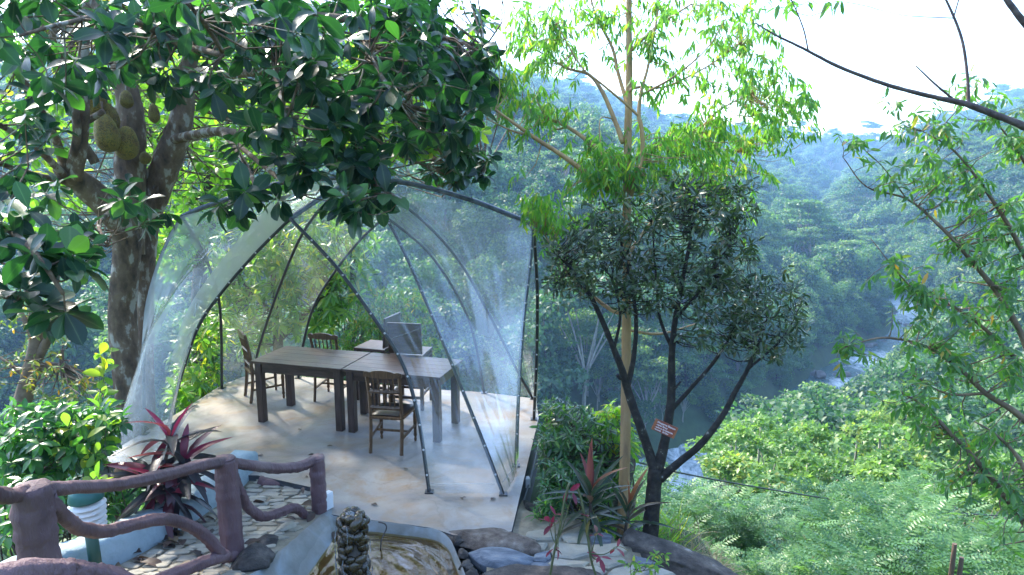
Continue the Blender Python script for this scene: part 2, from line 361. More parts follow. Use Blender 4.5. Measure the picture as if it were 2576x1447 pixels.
# ------------------------------------------------------------------ the land
RIV = np.array([(-420, 190), (-260, 135), (-120, 92), (-40, 78), (0, 80), (24, 91), (48, 111), (70, 136), (109, 178), (128, 230), (140, 300), (190, 430), (300, 640), (420, 860)], float)
RIVS = spline(RIV, 10)
def river_dist(x, y):
    p = np.stack([np.ravel(x), np.ravel(y)], 1); best = np.full(len(p), 1e9); side = np.zeros(len(p)); frac = np.zeros(len(p))
    for i in range(len(RIVS) - 1):
        a, b = RIVS[i], RIVS[i + 1]; ab = b - a; L = ab @ ab
        tt = np.clip(((p - a) @ ab) / L, 0, 1); q = a + tt[:, None] * ab; dd = np.hypot(*(p - q).T)
        s = ab[0] * (p[:, 1] - a[1]) - ab[1] * (p[:, 0] - a[0]); m = dd < best
        best[m] = dd[m]; side[m] = np.sign(s[m]); frac[m] = i + tt[m]
    sh = np.shape(x); return best.reshape(sh), side.reshape(sh), frac.reshape(sh)
def vnoise(x, y, s, seed=0):
    """cheap smooth noise from sines"""
    r = np.random.default_rng(seed); v = 0
    for k in range(5):
        a = r.uniform(0, 6.28); f = s * r.uniform(0.6, 1.9); v = v + np.sin((x * cos(a) + y * sin(a)) * f + r.uniform(0, 6.28))
    return v / 5
def sstep(a, b, x):
    t_ = np.clip((x - a) / (b - a), 0, 1); return t_ * t_ * (3 - 2 * t_)
def path_z(y): return -0.06 + 0.15 * np.maximum(0, 6.15 - np.maximum(y, 4.5)) + 0.34 * np.maximum(0, 4.5 - y) + 0.0 * y
def land(x, y):
    x = np.asarray(x, float); y = np.asarray(y, float)
    d, side, fr = river_dist(x, y); far = side > 0; az = x / np.maximum(y, 1.0)
    rz = -40 + 0.03 * np.maximum(0, y - 180)
    capf = np.interp(az, [-2, -0.9, -0.45, -0.1, 0.02, 0.10, 0.17, 0.24, 0.31, 0.38, 0.5, 0.7], [70, 88, 116, 134, 146, 140, 104, 62, 36, 22, 16, 10])
    hf = np.interp(d, [0, 4.6, 6.2, 9, 260, 900], [-3.0, -2.5, 0.6, 4.0, 118, 270])
    kf = capf - rz
    hf = np.where(hf < 0, hf, kf * (1 - np.exp(-hf / kf * 1.15)) * 1.02) + vnoise(x, y, 0.035, 3) * np.clip((d - 9) / 30, 0, 1) * 6 + vnoise(x, y, 0.016, 4) * np.clip((d - 9) / 60, 0, 1) * 13
    hn = np.interp(d, [0, 4.6, 6.2, 9, 26, 50, 65, 80, 130, 400], [-3.0, -2.5, 0.5, 2.6, 8, 19, 27, 38.5, 55, 120])
    capr = np.interp(az, [0.40, 0.48, 0.56, 0.66, 0.78, 1.0, 2], [2, 8, 22, 34, 46, 70, 80])
    hr = np.interp(d, [0, 4.6, 6.2, 9, 200, 500], [-3.0, -2.5, 0.5, 3, 150, 300]); kr = np.maximum(capr - rz, 12); hr = np.where(hr < 0, hr, kr * (1 - np.exp(-hr / kr * 1.2))) + vnoise(x, y, 0.03, 5) * np.clip((d - 9) / 30, 0, 1) * 4
    wr = sstep(130, 190, y + 0.3 * x) * sstep(0.15, 0.3, az)
    h = rz + np.where(far, hf, hn * (1 - wr) + hr * wr)
    # the blue ridge that closes the valley
    r = np.hypot(x, y); rid = np.interp(az, [0.2, 0.34, 0.42, 0.50, 0.6, 0.8], [50, 42, 33, 27, 44, 92]) + vnoise(x, y, 0.012, 9) * 6
    h = np.maximum(h, (rid + 45) * np.exp(-((r - 1000) / 200.0) ** 2) - 45)
    # our own shelf
    g = -0.62 + np.minimum(1.9, np.maximum(0, 5.0 - y) * 0.62) - 0.42 * np.maximum(0, x - 1.75) - 0.40 * np.maximum(0, -2.9 - x) - 0.55 * np.maximum(0, y - 9.0)
    g = g - 1.0 * np.maximum(0, x - 1.95) - 1.2 * np.maximum(0, y - 6.6) * sstep(0.9, 1.5, x)
    g = g + vnoise(x, y, 1.3, 6) * 0.10
    g = np.minimum(g, 2.55 - 0.66 * y + np.where(y > 4.4, 9, 0))
    wg = 1 - sstep(9, 17, r)
    return h * (1 - wg) + g * wg
rr_ = np.concatenate([[0.0], np.geomspace(1.2, 1180, 250)]); aa = np.linspace(0, 2 * pi, 480, endpoint=False)
RR, AA = np.meshgrid(rr_, aa, indexing='ij'); gx = RR * np.sin(AA); gy = RR * np.cos(AA); gz = land(gx, gy)
n1, n2 = gx.shape; i, k = np.meshgrid(np.arange(n1 - 1), np.arange(n2), indexing='ij'); k2 = (k + 1) % n2
fq = np.stack([i * n2 + k, (i + 1) * n2 + k, (i + 1) * n2 + k2, i * n2 + k2], -1).reshape(-1, 4)[:, ::-1]
tag(put("ground", fastmesh("ground", np.stack([gx, gy, gz], -1).reshape(-1, 3), fq, M_soil)), kind="structure", label="forested valley ground falling from the terrace to the river")

# river: a ribbon with standing waves and white water
M_river, t, p, o = new_mat("river water"); c = coords(t, (1, 1, 1), "World")
foam_m = N(t, "ShaderNodeAttribute", attribute_name="foam"); fn = noise(t, coords(t, (1, 0.45, 1), "World"), 0.55, 7, 0.7, 1.0)
ad = N(t, "ShaderNodeMath", operation='ADD'); t.links.new(foam_m.outputs["Fac"], ad.inputs[0]); t.links.new(fn, ad.inputs[1])
fm = ramp(t, ad.outputs[0], [(0.62, (0, 0, 0)), (0.92, (1, 1, 1))])
t.links.new(mixc(t, fm, (0.05, 0.10, 0.095), (0.72, 0.76, 0.78)), p.inputs["Base Color"]); p.inputs["Roughness"].default_value = 0.25
t.links.new(bump(t, noise(t, c, 1.2, 6), 0.8, 0.3), p.inputs["Normal"])
ctr = resample(RIVS, 900); tn = norm(np.gradient(ctr, axis=0)); nr = np.stack([-tn[:, 1], tn[:, 0]], 1); vs = np.linspace(-6.4, 6.4, 15)
rx = ctr[:, None, 0] + nr[:, None, 0] * vs; ry = ctr[:, None, 1] + nr[:, None, 1] * vs
def foam_at(x, y):
    f = 0
    for cx, cy_, s, a in ((80, 148, 9, 0.55), (66, 131, 5, 0.40), (120, 200, 16, 0.6), (27, 94, 12, 0.42), (14, 86, 8, 0.4), (125, 245, 30, 0.5)):
        f = f + 0.72 * a * np.exp(-((x - cx) ** 2 + (y - cy_) ** 2) / s ** 2)
    return np.clip(f, 0, 0.6)
fo = foam_at(rx, ry); rzv = -39.55 + 0.034 * np.maximum(0, ry - 180) + fo * (rng.uniform(-0.6, 0.9, rx.shape)) + rng.uniform(-0.08, 0.08, rx.shape)
n1, n2 = rx.shape; i, k = np.meshgrid(np.arange(n1 - 1), np.arange(n2 - 1), indexing='ij'); fq = np.stack([i * n2 + k, (i + 1) * n2 + k, (i + 1) * n2 + k + 1, i * n2 + k + 1], -1).reshape(-1, 4)
tag(put("river", fastmesh("river", np.stack([rx, ry, rzv], -1).reshape(-1, 3), fq[:, ::-1], M_river, {"foam": fo.ravel()})), kind="structure", label="river with white rapids in the valley bottom")

# ------------------------------------------------------------------ platform slab
def poly_slab(name, pts, z0, z1, mtop, mside, res=0.0):
    bm = bmesh.new(); lo = [bm.verts.new((x, y, z0)) for x, y in pts]; hi = [bm.verts.new((x, y, z1)) for x, y in pts]
    f = bm.faces.new(hi); f.material_index = 0; n = len(pts)
    for a in range(n):
        q = bm.faces.new((lo[a], lo[(a + 1) % n], hi[(a + 1) % n], hi[a])); q.material_index = 1
    bm.faces.new(lo[::-1]).material_index = 1
    bmesh.ops.recalc_face_normals(bm, faces=bm.faces); me = bpy.data.meshes.new(name); bm.to_mesh(me); bm.free()
    me.materials.append(mtop); me.materials.append(mside); return put(name, me)
PL = [(1287, 1337), (1311, 1235), (1331, 1150), (1355, 1052), (1348, 1003), (1218, 987), (1033, 976), (832, 954), (750, 947), (645, 936), (558, 968), (455, 1035), (360, 1089), (240, 1161), (420, 1190), (540, 1196), (648, 1196), (838, 1238), (815, 1291), (880, 1302), (985, 1314), (1090, 1329), (1140, 1346), (1200, 1344)]
plat = poly_slab("platform", [tuple(Wz(x, y)[:2]) for x, y in PL], -0.16, 0.0, M_floor, M_slabside)
tag(plat, "smooth stained concrete platform under the clear tent", kind="structure")
# the upright face below the slab on the valley side, and a timber prop under its corner
sk = [Wz(x, y)[:2] for x, y in [(1287, 1337), (1311, 1235), (1331, 1150), (1355, 1052), (1348, 1003)]]
sk_o = [np.array(q) - np.array([0.006, -0.004]) for q in sk]
ret = poly_slab("retaining_wall", [tuple(q) for q in sk_o] + [(q[0] - 0.3, q[1] + 0.05) for q in sk_o[::-1]], -2.2, -0.162, M_slabside, M_slabside)
tag(ret, "dark retaining wall below the platform edge facing the valley", "wall")
pp = Wz(392, 1215, -0.2); mb = MB(); mb.tube([pp + [0, 0.05, 0.03], pp + [0, 0.05, -0.5], pp + [0.01, 0.06, -1.6]], [0.10, 0.11, 0.12], 10, 0.06)
tag(mb.build("timber_post", M_slabside, smooth=False), "dark round post propping the platform corner", "post")

# ------------------------------------------------------------------ stone path, its blue kerb wall
def xl(y): return np.interp(y, [2.0, 3.5, 4.45, 5.0, 6.75, 7.3], [-3.40, -3.08, -2.91, -2.76, -2.60, -2.56])
def xr(y): return np.interp(y, [2.0, 3.0, 4.5, 5.9, 6.2, 6.9], [-2.05, -1.98, -1.85, -1.67, -1.56, -1.56])
def surf_grid(name, xs, ys, zf, mat_):
    X, Y = np.meshgrid(xs, ys, indexing='ij'); Z = zf(X, Y); n1, n2 = X.shape
    i, k = np.meshgrid(np.arange(n1 - 1), np.arange(n2 - 1), indexing='ij'); fq = np.stack([i * n2 + k, (i + 1) * n2 + k, (i + 1) * n2 + k + 1, i * n2 + k + 1], -1).reshape(-1, 4)
    return put(name, fastmesh(name, np.stack([X, Y, Z], -1).reshape(-1, 3), fq, mat_))
ys_ = np.linspace(2.2, 6.95, 70); us_ = np.linspace(0, 1, 14); Y = np.repeat(ys_[:, None], 16, 1); X = np.c_[xl(ys_) - 0.1, xl(ys_)[:, None] * (1 - us_) + (xr(ys_) + 0.04)[:, None] * us_, xr(ys_) + 0.05]; Z = path_z(Y) + 0.006 * vnoise(X, Y, 9, 2); Z[:, -1] = -0.35
i, k = np.meshgrid(np.arange(69), np.arange(15), indexing='ij'); fq = np.stack([i * 16 + k, i * 16 + k + 1, (i + 1) * 16 + k + 1, (i + 1) * 16 + k], -1).reshape(-1, 4)
path = put("path", fastmesh("path", np.stack([X, Y, Z], -1).reshape(-1, 3), fq, M_mortar))
tag(path, "sloping path of small uneven stones set in mortar", kind="structure")
def stone_mesh(name, poly, thick, mat_, seed=0, bev=0.012):
    """one flat stone: irregular outline, sloped sides, uneven top"""
    r = np.random.default_rng(seed); n = len(poly); P = np.array(poly, float); c = P.mean(0)
    V = [(x, y, -0.02) for x, y in P]; V += [(x, y, thick * 0.65 + r.uniform(-.002, .002)) for x, y in P]
    Q = c + (P - c) * (1 - bev / np.maximum(np.linalg.norm(P - c, axis=1), bev * 2))[:, None]
    V += [(x, y, thick * r.uniform(0.85, 1.15)) for x, y in Q]; V.append((c[0], c[1], thick * r.uniform(0.95, 1.2)))
    Fs = []
    for a in range(n):
        b = (a + 1) % n; Fs += [(a, b, n + b, n + a), (n + a, n + b, 2 * n + b, 2 * n + a), (2 * n + a, 2 * n + b, 3 * n)]
    me = bpy.data.meshes.new(name); me.from_pydata(V, [], Fs); me.materials.append(mat_); me.update(); return me
STV = []
for s in range(10):
    r = np.random.default_rng(50 + s); n = r.integers(5, 8); a = np.sort((np.arange(n) + r.uniform(-.3, .3, n)) * 2 * pi / n)
    STV.append(stone_mesh("stone", [(0.5 * abs(cos(q)) ** 0.6 * np.sign(cos(q)) * r.uniform(.85, 1.0), 0.5 * abs(sin(q)) ** 0.6 * np.sign(sin(q)) * r.uniform(.85, 1.0)) for q in a], 1.0, M_pave, s, 0.07))
cnt = 0; y = 3.7
while y < 6.86 and cnt < 300:
    dy = random.uniform(0.085, 0.125) * (0.75 + 0.12 * (6.9 - y)); x = xl(y) + random.uniform(0.0, 0.06)
    while True:
        wx = random.uniform(0.12, 0.23)
        if x + wx > xr(y) + 0.05: break
        yy = y + dy / 2 + random.uniform(-0.012, 0.012); tilt = Matrix.Rotation(math.atan(0.0 if yy > 6.12 else (-0.15 if yy > 4.5 else -0.34)), 4, 'X')
        M = Matrix.Translation((x + wx / 2, yy, float(path_z(yy)) + 0.003)) @ tilt @ Matrix.Rotation(random.uniform(-.22, .22) + random.choice((0, pi)), 4, 'Z') @ Matrix.Diagonal((wx * 1.0, dy * 1.04, random.uniform(.008, .017), 1))
        put("stone", random.choice(STV), path, M); cnt += 1; x += wx
    y += dy
# blue kerb wall: stepped slope, rough plaster
def kerb(y): return path_z(y) + 0.21 + 0.012 * np.sin(y * 3.1)
ys = np.linspace(2.0, 6.66, 60); V = []; Fs = []
for a, yv in enumerate(ys):
    zb = path_z(yv); zt = float(kerb(yv)) - 0.035 * max(0, (yv - 6.6)); j = 0.008
    X0 = float(xl(yv))
    for x, z in ((X0 + 0.0, zb - 0.25), (X0 - 0.015, zb + 0.06), (X0 - 0.03, zt - 0.03), (X0 - 0.05, zt), (X0 - 0.26, zt + 0.01), (X0 - 0.30, zt - 0.03), (X0 - 0.31, zb - 0.6)):
        V.append((x + random.uniform(-j, j), yv, z + random.uniform(-j, j)))
for a in range(len(ys) - 1):
    for k in range(6): Fs.append((a * 7 + k, a * 7 + k + 1, (a + 1) * 7 + k + 1, (a + 1) * 7 + k))
Fs += [tuple(range(7))[::-1], tuple((len(ys) - 1) * 7 + k for k in range(7))]
mb = MB(); mb.add(V, Fs); tag(mb.build("kerb_wall", M_blue, smooth=True), "low pale blue painted wall beside the stone path", "wall")

# ------------------------------------------------------------------ railing of cement logs
def log(pts, r, n=7, lump=0.07, sides=14, seedv=0):
    C = spline(pts, n); m = len(C); rad = np.interp(np.linspace(0, 1, m), np.linspace(0, 1, len(np.atleast_1d(r))) if np.ndim(r) else [0, 1], r if np.ndim(r) else [r, r])
    C = C + rng.normal(0, 0.0015, C.shape); mb = MB(); mb.tube(C, rad * (1 + rng.normal(0, 0.02, m)), sides, 0.0)
    V = np.array(mb.v); k = np.arange(len(V)) % sides; ii = np.arange(len(V)) // sides; ctr_ = np.repeat(C, sides, 0)
    kk = k * 14.0 / sides; g = 1 + lump * (0.4 * np.sin(kk * 2.7 + seedv) + 0.3 * np.sin(kk * 4.4 + ii * 0.23 + seedv) + 0.25 * np.sin(ii * 0.6 + kk * 1.1) + 0.22 * np.sin(kk * 7.3 - ii * 0.15) + rng.normal(0, .16, len(V))) * 0.8
    mb.v = [tuple(q) for q in ctr_ + (V - ctr_) * g[:, None]]; return mb
DA, DB, DC = 3.21, 4.95, 6.02
PA, PB, PC = Wd(76, 1224, DA), Wd(567, 1152, DB), Wd(797, 1150, DC)
railing = thing("railing", "purple brown cement log railing descending along the stone path", "railing", (PB[0], PB[1], 0.2))
def part_w(name, mb, parent, m, smooth=True):
    l = parent.location; mb.v = [(a - l[0], b - l[1], c_ - l[2]) for a, b, c_ in mb.v]; return mb.build(name, m, parent, smooth)
def post(q, h, r0, sv):
    mb = log([q - [0, 0, 0.004], q - [0, 0, h * 0.5], q - [0, 0, h + 0.06]], [r0 * 0.97, r0, r0 * 1.06], 16, 0.13, 26, sv)
    mb.tube([q - [0, 0, .008], q + [0, 0, 0.004]], [r0 * 0.92, r0 * 0.80], 18); part_w("post", mb, railing, M_log)
post(PA, 0.86, 0.084, 1); post(PB, 0.80, 0.078, 2); post(PC, 0.52, 0.067, 3)
PZ = PA + np.array([-0.75, -1.15, 0.42]); post(PZ, 0.9, 0.084, 5)
def rail(pts, rad, name="top_rail", sv=0.0): part_w(name, log([Wd(*q) for q in pts], rad, 10, 0.17, 22, sv), railing, M_log)
rail([(108, 1233, 3.25), (180, 1226, 3.45), (300, 1218, 3.85), (430, 1192, 4.35), (500, 1172, 4.65), (560, 1163, 4.93)], rad=[0.034, 0.034, 0.037, 0.042])
rail([(575, 1163, 4.98), (640, 1172, 5.25), (700, 1178, 5.55), (750, 1174, 5.8), (793, 1158, 6.02)], rad=[0.038, 0.043, 0.040], sv=1)
rail([(-60, 1218, 2.75), (-10, 1243, 2.95), (30, 1248, 3.1), (62, 1236, 3.2)], rad=[0.036, 0.036], sv=2)
rail([(112, 1236, 3.25), (135, 1268, 3.3), (165, 1303, 3.4), (205, 1330, 3.55), (260, 1337, 3.75), (320, 1324, 3.95), (390, 1308, 4.2), (450, 1312, 4.45), (505, 1340, 4.65), (545, 1380, 4.8), (562, 1400, 4.9)], rad=[0.034, 0.037, 0.040], name="wavy_rail", sv=3)
rail([(580, 1175, 4.98), (590, 1205, 5.05), (604, 1240, 5.15), (627, 1278, 5.3), (660, 1299, 5.45), (700, 1291, 5.65), (735, 1278, 5.8), (757, 1287, 5.92), (770, 1302, 5.98)], rad=[0.036, 0.040, 0.038], name="wavy_rail", sv=4)
rail([(568, 1398, 4.9), (520, 1412, 4.7), (470, 1432, 4.5), (410, 1455, 4.3), (330, 1490, 4.05)], rad=0.042, name="bottom_rail", sv=5)
rail([(576, 1400, 4.97), (610, 1394, 5.1), (634, 1388, 5.2)], rad=[0.042, 0.032], name="bottom_rail", sv=6)
rail([(-80, 1480, 2.3), (20, 1447, 2.4), (110, 1438, 2.5), (200, 1443, 2.6), (290, 1462, 2.7), (380, 1500, 2.8)], rad=0.045, name="wavy_rail", sv=7)
rt = log([Wz(652, 1208, -0.03), Wz(672, 1216, -0.05), Wz(692, 1218, -0.05), Wz(705, 1222, -0.06)], [0.05, 0.045, 0.03], 6, 0.15, 10, 8)
tag(rt.build("log_stub", M_log, smooth=True), "short broken purple cement log lying at the platform edge", "log")

# ------------------------------------------------------------------ pool, its water and the pebble fountain
M_basin = mat("algae stained basin", [(0.3, (0.075, 0.052, 0.014)), (0.5, (0.135, 0.092, 0.024)), (0.7, (0.17, 0.13, 0.05))], 4, 0.7, 0.5, 20, 0.01, kind="World", stops2=[(0.4, (0.055, 0.06, 0.04)), (0.6, (0.14, 0.095, 0.03))], scale2=2.2)
M_rim = mat("wet grey plaster", [(0.3, (0.15, 0.165, 0.17)), (0.5, (0.25, 0.28, 0.29)), (0.7, (0.33, 0.36, 0.37))], 4, 0.55, 0.5, 20, 0.01, kind="World", stops2=[(0.45, (0.19, 0.16, 0.11)), (0.6, (0.30, 0.34, 0.36))], scale2=2.6)
rim_px = [(822, 1296), (880, 1303), (985, 1315), (1085, 1328), (1128, 1352), (1150, 1395), (1175, 1460), (1190, 1540)]
outer = [Wz(x, y, 0.0)[:2] for x, y in rim_px] + [np.array((0.02, 4.0)), np.array((-1.62, 4.0))] + [np.array((float(xr(yv)) + 0.12, yv)) for yv in (4.4, 4.9, 5.4)]
outer = np.array(outer); outer = spline(np.vstack([outer, outer[:1]]), 5)[:-1]; ctrp = np.array([-0.66, 5.0])
rings = [(1.0, 0.0015), (0.965, -0.012), (0.90, -0.10), (0.80, -0.20), (0.55, -0.26), (0.2, -0.28)]
V = []; n = len(outer)
for s, z in rings: V += [(*(ctrp + (q - ctrp) * s), z) for q in outer]
V.append((*ctrp, -0.28)); Fs = [(a * n + k, a * n + (k + 1) % n, (a + 1) * n + (k + 1) % n, (a + 1) * n + k) for a in range(len(rings) - 1) for k in range(n)]
Fs += [((len(rings) - 1) * n + k, (len(rings) - 1) * n + (k + 1) % n, len(V) - 1) for k in range(n)]
me = bpy.data.meshes.new("pool_basin"); me.from_pydata(V, [], Fs); me.materials.append(M_rim); me.materials.append(M_basin)
for f in me.polygons: f.use_smooth = True; f.material_index = 0 if f.index < 2 * n else 1
tag(put("pool_basin", me), "shallow plastered pool basin with grey rim", kind="structure")
# plastered side strip between path stones and pool
mb = MB(); V = []; C = np.linspace(3.9, 6.0, 26)
for yv in C:
    x0 = float(xr(yv)); z0 = float(path_z(yv)); j = random.uniform(-.006, .006)
    V += [(x0 + 0.24, yv, -0.16), (x0 + 0.13 + j, yv, -0.02 + 0.3 * z0), (x0 + 0.05 + j, yv, z0 + 0.012 + j), (x0 - 0.03, yv, z0 - 0.02)]
Fs = [(4 * a + k, 4 * a + k + 1, 4 * a + 5 + k, 4 * a + 4 + k) for a in range(len(C) - 1) for k in range(3)]; mb.add(V, Fs)
tag(mb.build("pool_edge", M_rim, smooth=True), "sloped grey plaster edge between the stone path and pool", kind="structure")
M_water, t, p, o = new_mat("pool water"); t.nodes.remove(p); c = coords(t, (1, 1, 1), "World")
gl = N(t, "ShaderNodeBsdfGlossy"); gl.inputs["Roughness"].default_value = 0.04; tr = N(t, "ShaderNodeBsdfTransparent"); tr.inputs[0].default_value = (0.84, 0.70, 0.40, 1)
fr = N(t, "ShaderNodeLayerWeight"); fr.inputs[0].default_value = 0.5; p5_ = N(t, "ShaderNodeMath", operation="POWER"); t.links.new(fr.outputs["Facing"], p5_.inputs[0]); p5_.inputs[1].default_value = 4.0; pa_ = N(t, "ShaderNodeMath", operation="MULTIPLY_ADD"); t.links.new(p5_.outputs[0], pa_.inputs[0]); pa_.inputs[1].default_value = 0.9; pa_.inputs[2].default_value = 0.025; fq_ = N(t, "ShaderNodeMath", operation='MULTIPLY'); t.links.new(pa_.outputs[0], fq_.inputs[0]); fq_.inputs[1].default_value = 1.3; mx = N(t, "ShaderNodeMixShader"); t.links.new(fq_.outputs[0], mx.inputs[0]); t.links.new(tr.outputs[0], mx.inputs[1]); t.links.new(gl.outputs[0], mx.inputs[2]); t.links.new(mx.outputs[0], o.inputs[0])
bn = bump(t, noise(t, c, 16, 4), 0.2, 0.01); t.links.new(bn, gl.inputs["Normal"]); t.links.new(bn, fr.inputs["Normal"])
FC = Wd(891, 1500, 5.0); FC = np.array([Wy(891, 1400, 4.72)[0], 4.72])
V = []; m = 64; nrad = 60
for a in range(nrad):
    for k in range(n):
        s = 0.93 * a / (nrad - 1); q = ctrp + (outer[k] - ctrp) * s; d = np.hypot(*(q - FC)); th = atan2(q[1] - FC[1], q[0] - FC[0])
        V.append((*q, -0.085 + 0.0042 * sin(d * 46 + 1.6 * sin(th * 3) + 0.8 * sin(th * 7 + d * 5)) * math.exp(-d * 0.8) + 0.0012 * sin(d * 90 + th * 5)))
Fs = np.array([(a * n + k, (a + 1) * n + k, (a + 1) * n + (k + 1) % n, a * n + (k + 1) % n) for a in range(nrad - 1) for k in range(n)])
tag(put("pool_water", fastmesh("pool_water", np.array(V), Fs, M_water)), "rippled brownish water in the pool", kind="structure")
M_pebble = mat("wet brown pebble", [(0.3, (0.014, 0.010, 0.005)), (0.5, (0.040, 0.028, 0.012)), (0.7, (0.085, 0.055, 0.022))], 9, 0.16, 0.3, 30, 0.004, objvar=0.45, spec=0.7)
M_trickle, t, p, o = new_mat("falling water"); p.inputs["Base Color"].default_value = (0.9, 0.95, 1, 1); p.inputs["Roughness"].default_value = 0.05; p.inputs["Transmission Weight"].default_value = 0.85; p.inputs["IOR"].default_value = 1.33
foun = thing("fountain", "column of wet brown pebbles rising from the pool with trickling water", "fountain", (FC[0], FC[1], -0.2))
def ico(name, seed, mat_, sub=2, amp=0.18):
    bm = bmesh.new(); bmesh.ops.create_icosphere(bm, subdivisions=sub, radius=0.5); r = np.random.default_rng(seed); f = r.normal(0, 2.2, (4, 3)); ph = r.uniform(0, 6.28, 4)
    for v in bm.verts:
        q = np.array(v.co); v.co *= 1 + amp * np.sin(f @ q * 2 + ph).sum() / 3
    for fc in bm.faces: fc.smooth = True
    me = bpy.data.meshes.new(name); bm.to_mesh(me); bm.free(); me.materials.append(mat_); return me
PEB = [ico("pebble", s, M_pebble) for s in range(5)]
FTOP = Wy(890, 1300, 4.72)[2]; Hf = FTOP + 0.2; z = 0.0; lev = 0
mb = MB(); mb.tube([(0, 0, 0), (0, 0, Hf - 0.04)], [0.07, 0.066], 10); mb.build("core", M_rock, foun, True)
while z < Hf - 0.03:
    nn = 6 if lev % 2 else 7; rad = 0.092 + random.uniform(-.008, .010)
    for k in range(nn):
        a = 2 * pi * (k + 0.37 * lev) / nn + random.uniform(-.25, .25); s = random.uniform(0.08, 0.13); rad = 0.080 + random.uniform(-.016, .012)
        M = Matrix.Translation((rad * cos(a), rad * sin(a), z + random.uniform(-.024, .024))) @ Matrix.Rotation(a, 4, 'Z') @ Euler((random.uniform(-.9, .9), random.uniform(-.4, .4), 0)).to_matrix().to_4x4() @ Matrix.Diagonal((s * 0.75, s * random.uniform(1.0, 1.35), s * random.uniform(0.7, 1.0), 1))
        put("pebble", random.choice(PEB), foun, M)
    z += 0.064; lev += 1
for k in range(6):
    a = k * 1.05 + 0.4; M = Matrix.Translation((0.055 * cos(a), 0.055 * sin(a), Hf - 0.01 + random.uniform(0, .03))) @ Euler((random.uniform(-.5, .5), random.uniform(-.5, .5), a)).to_matrix().to_4x4() @ Matrix.Diagonal((0.075, 0.09, 0.07, 1)); put("pebble", random.choice(PEB), foun, M)
mb = MB(); mb.lathe([(0.034, 0), (0.038, 0.012), (0.03, 0.03), (0.012, 0.036)], (-0.012, -0.02, Hf + 0.012), 14); mb.build("water_dome", M_trickle, foun, True)
for k in range(13):
    a = random.uniform(pi, 2 * pi); z0 = random.uniform(0.25, Hf); L = random.uniform(0.08, 0.2); mb = MB()
    C = [(0.135 * cos(a) + random.uniform(-.006, .006), 0.135 * sin(a), z0 - L * q) for q in (0, .3, .6, 1)]; mb.tube(C, [0.003, 0.005, 0.004, 0.003], 6); mb.build("trickle", M_trickle, foun, True)

# ------------------------------------------------------------------ flagstones and rocks by the pool
pav = surf_grid("paving", np.linspace(-0.20, 1.62, 30), np.linspace(3.9, 6.2, 34), lambda X, Y: -0.055 + 0.012 * vnoise(X, Y, 3.2, 12) - 0.16 * np.clip((X - 0.9), 0, 1) - 0.7 * sstep(0, 0.12, X - 0.86 - (5.38 - Y) * 0.9) - 0.35 * sstep(5.75, 6.2, Y) * sstep(0.0, 0.3, X), M_mortar)
tag(pav, "crazy paving of pale flagstones between pool and slope", kind="structure")
def pz(x, y): return -0.055 - 0.16 * max(0, x - 0.9) - 0.35 * float(sstep(5.75, 6.2, y)) * float(sstep(0, 0.3, x))
FLAG = [[(1325, 1345), (1372, 1338), (1405, 1352), (1412, 1362), (1350, 1366), (1322, 1356)], [(1420, 1342), (1455, 1332), (1478, 1350), (1480, 1372), (1428, 1370), (1410, 1356)], [(1483, 1352), (1505, 1338), (1540, 1352), (1536, 1368), (1490, 1372)],
        [(1395, 1372), (1478, 1378), (1490, 1398), (1440, 1412), (1392, 1406), (1382, 1388)], [(1490, 1378), (1560, 1374), (1578, 1390), (1552, 1404), (1498, 1404)], [(1392, 1412), (1440, 1416), (1482, 1420), (1470, 1432), (1400, 1434), (1378, 1424)],
        [(1345, 1400), (1384, 1392), (1386, 1410), (1372, 1420), (1340, 1416)], [(1500, 1408), (1562, 1408), (1580, 1422), (1530, 1436), (1486, 1426)], [(1420, 1440), (1500, 1430), (1528, 1442), (1500, 1462), (1420, 1466)], [(1540, 1440), (1600, 1426), (1640, 1444), (1600, 1466), (1520, 1462)],
        [(1590, 1400), (1622, 1402), (1660, 1420), (1608, 1424)], [(1330, 1372), (1378, 1374), (1370, 1388), (1338, 1392)], [(1620, 1424), (1665, 1424), (1700, 1440), (1650, 1450)]]
for a, poly in enumerate(FLAG):
    W_ = np.array([Wz(x, y, -0.05) for x, y in poly]); c_ = W_.mean(0); me = stone_mesh("flagstone", W_[:, :2] - c_[:2], 0.035, M_pave if a % 4 != 2 else M_bluestone, a, 0.02)
    put("flagstone", me, pav, Matrix.Translation((c_[0], c_[1], pz(c_[0], c_[1]) + 0.004)) @ Euler((random.uniform(-.04, .04), random.uniform(-.04, .04), 0)).to_matrix().to_4x4())
def boulder(name, label, c_, dims, rot, mat_, seed, cat="rock", amp=0.3, sub=4, group=None):
    bm = bmesh.new(); bmesh.ops.create_icosphere(bm, subdivisions=sub, radius=0.5); r = np.random.default_rng(seed)
    fs = [(r.normal(0, 1, 3) * s, r.uniform(0, 6.28), a) for s, a in ((2.5, .5), (3.5, .4), (6, .22), (9, .16), (15, .08), (24, .06))]
    pl = [(norm(r.normal(0, 1, 3)), r.uniform(.30, .42)) for _ in range(9)]
    for v in bm.verts:
        q = np.array(v.co); q = q * (1 + amp * sum(a * sin(f @ q * 2 + ph) for f, ph, a in fs))
        for nrm_, dd in pl:
            e = q @ nrm_ - dd
            if e > 0: q = q - nrm_ * e * 0.85
        v.co = Vector(q)
    for fc in bm.faces: fc.smooth = True
    me = bpy.data.meshes.new(name); bm.to_mesh(me); bm.free(); me.materials.append(mat_)
    ob = put(name, me); ob.location = tuple(c_); ob.scale = dims; ob.rotation_euler = rot; return tag(ob, label, cat, group)
boulder("rock", "large streaked blue grey slab of rock beside the pool", Wz(1258, 1408, -0.06), (0.66, 0.34, 0.17), (0.12, 0.03, -0.15), M_bluestone, 1)
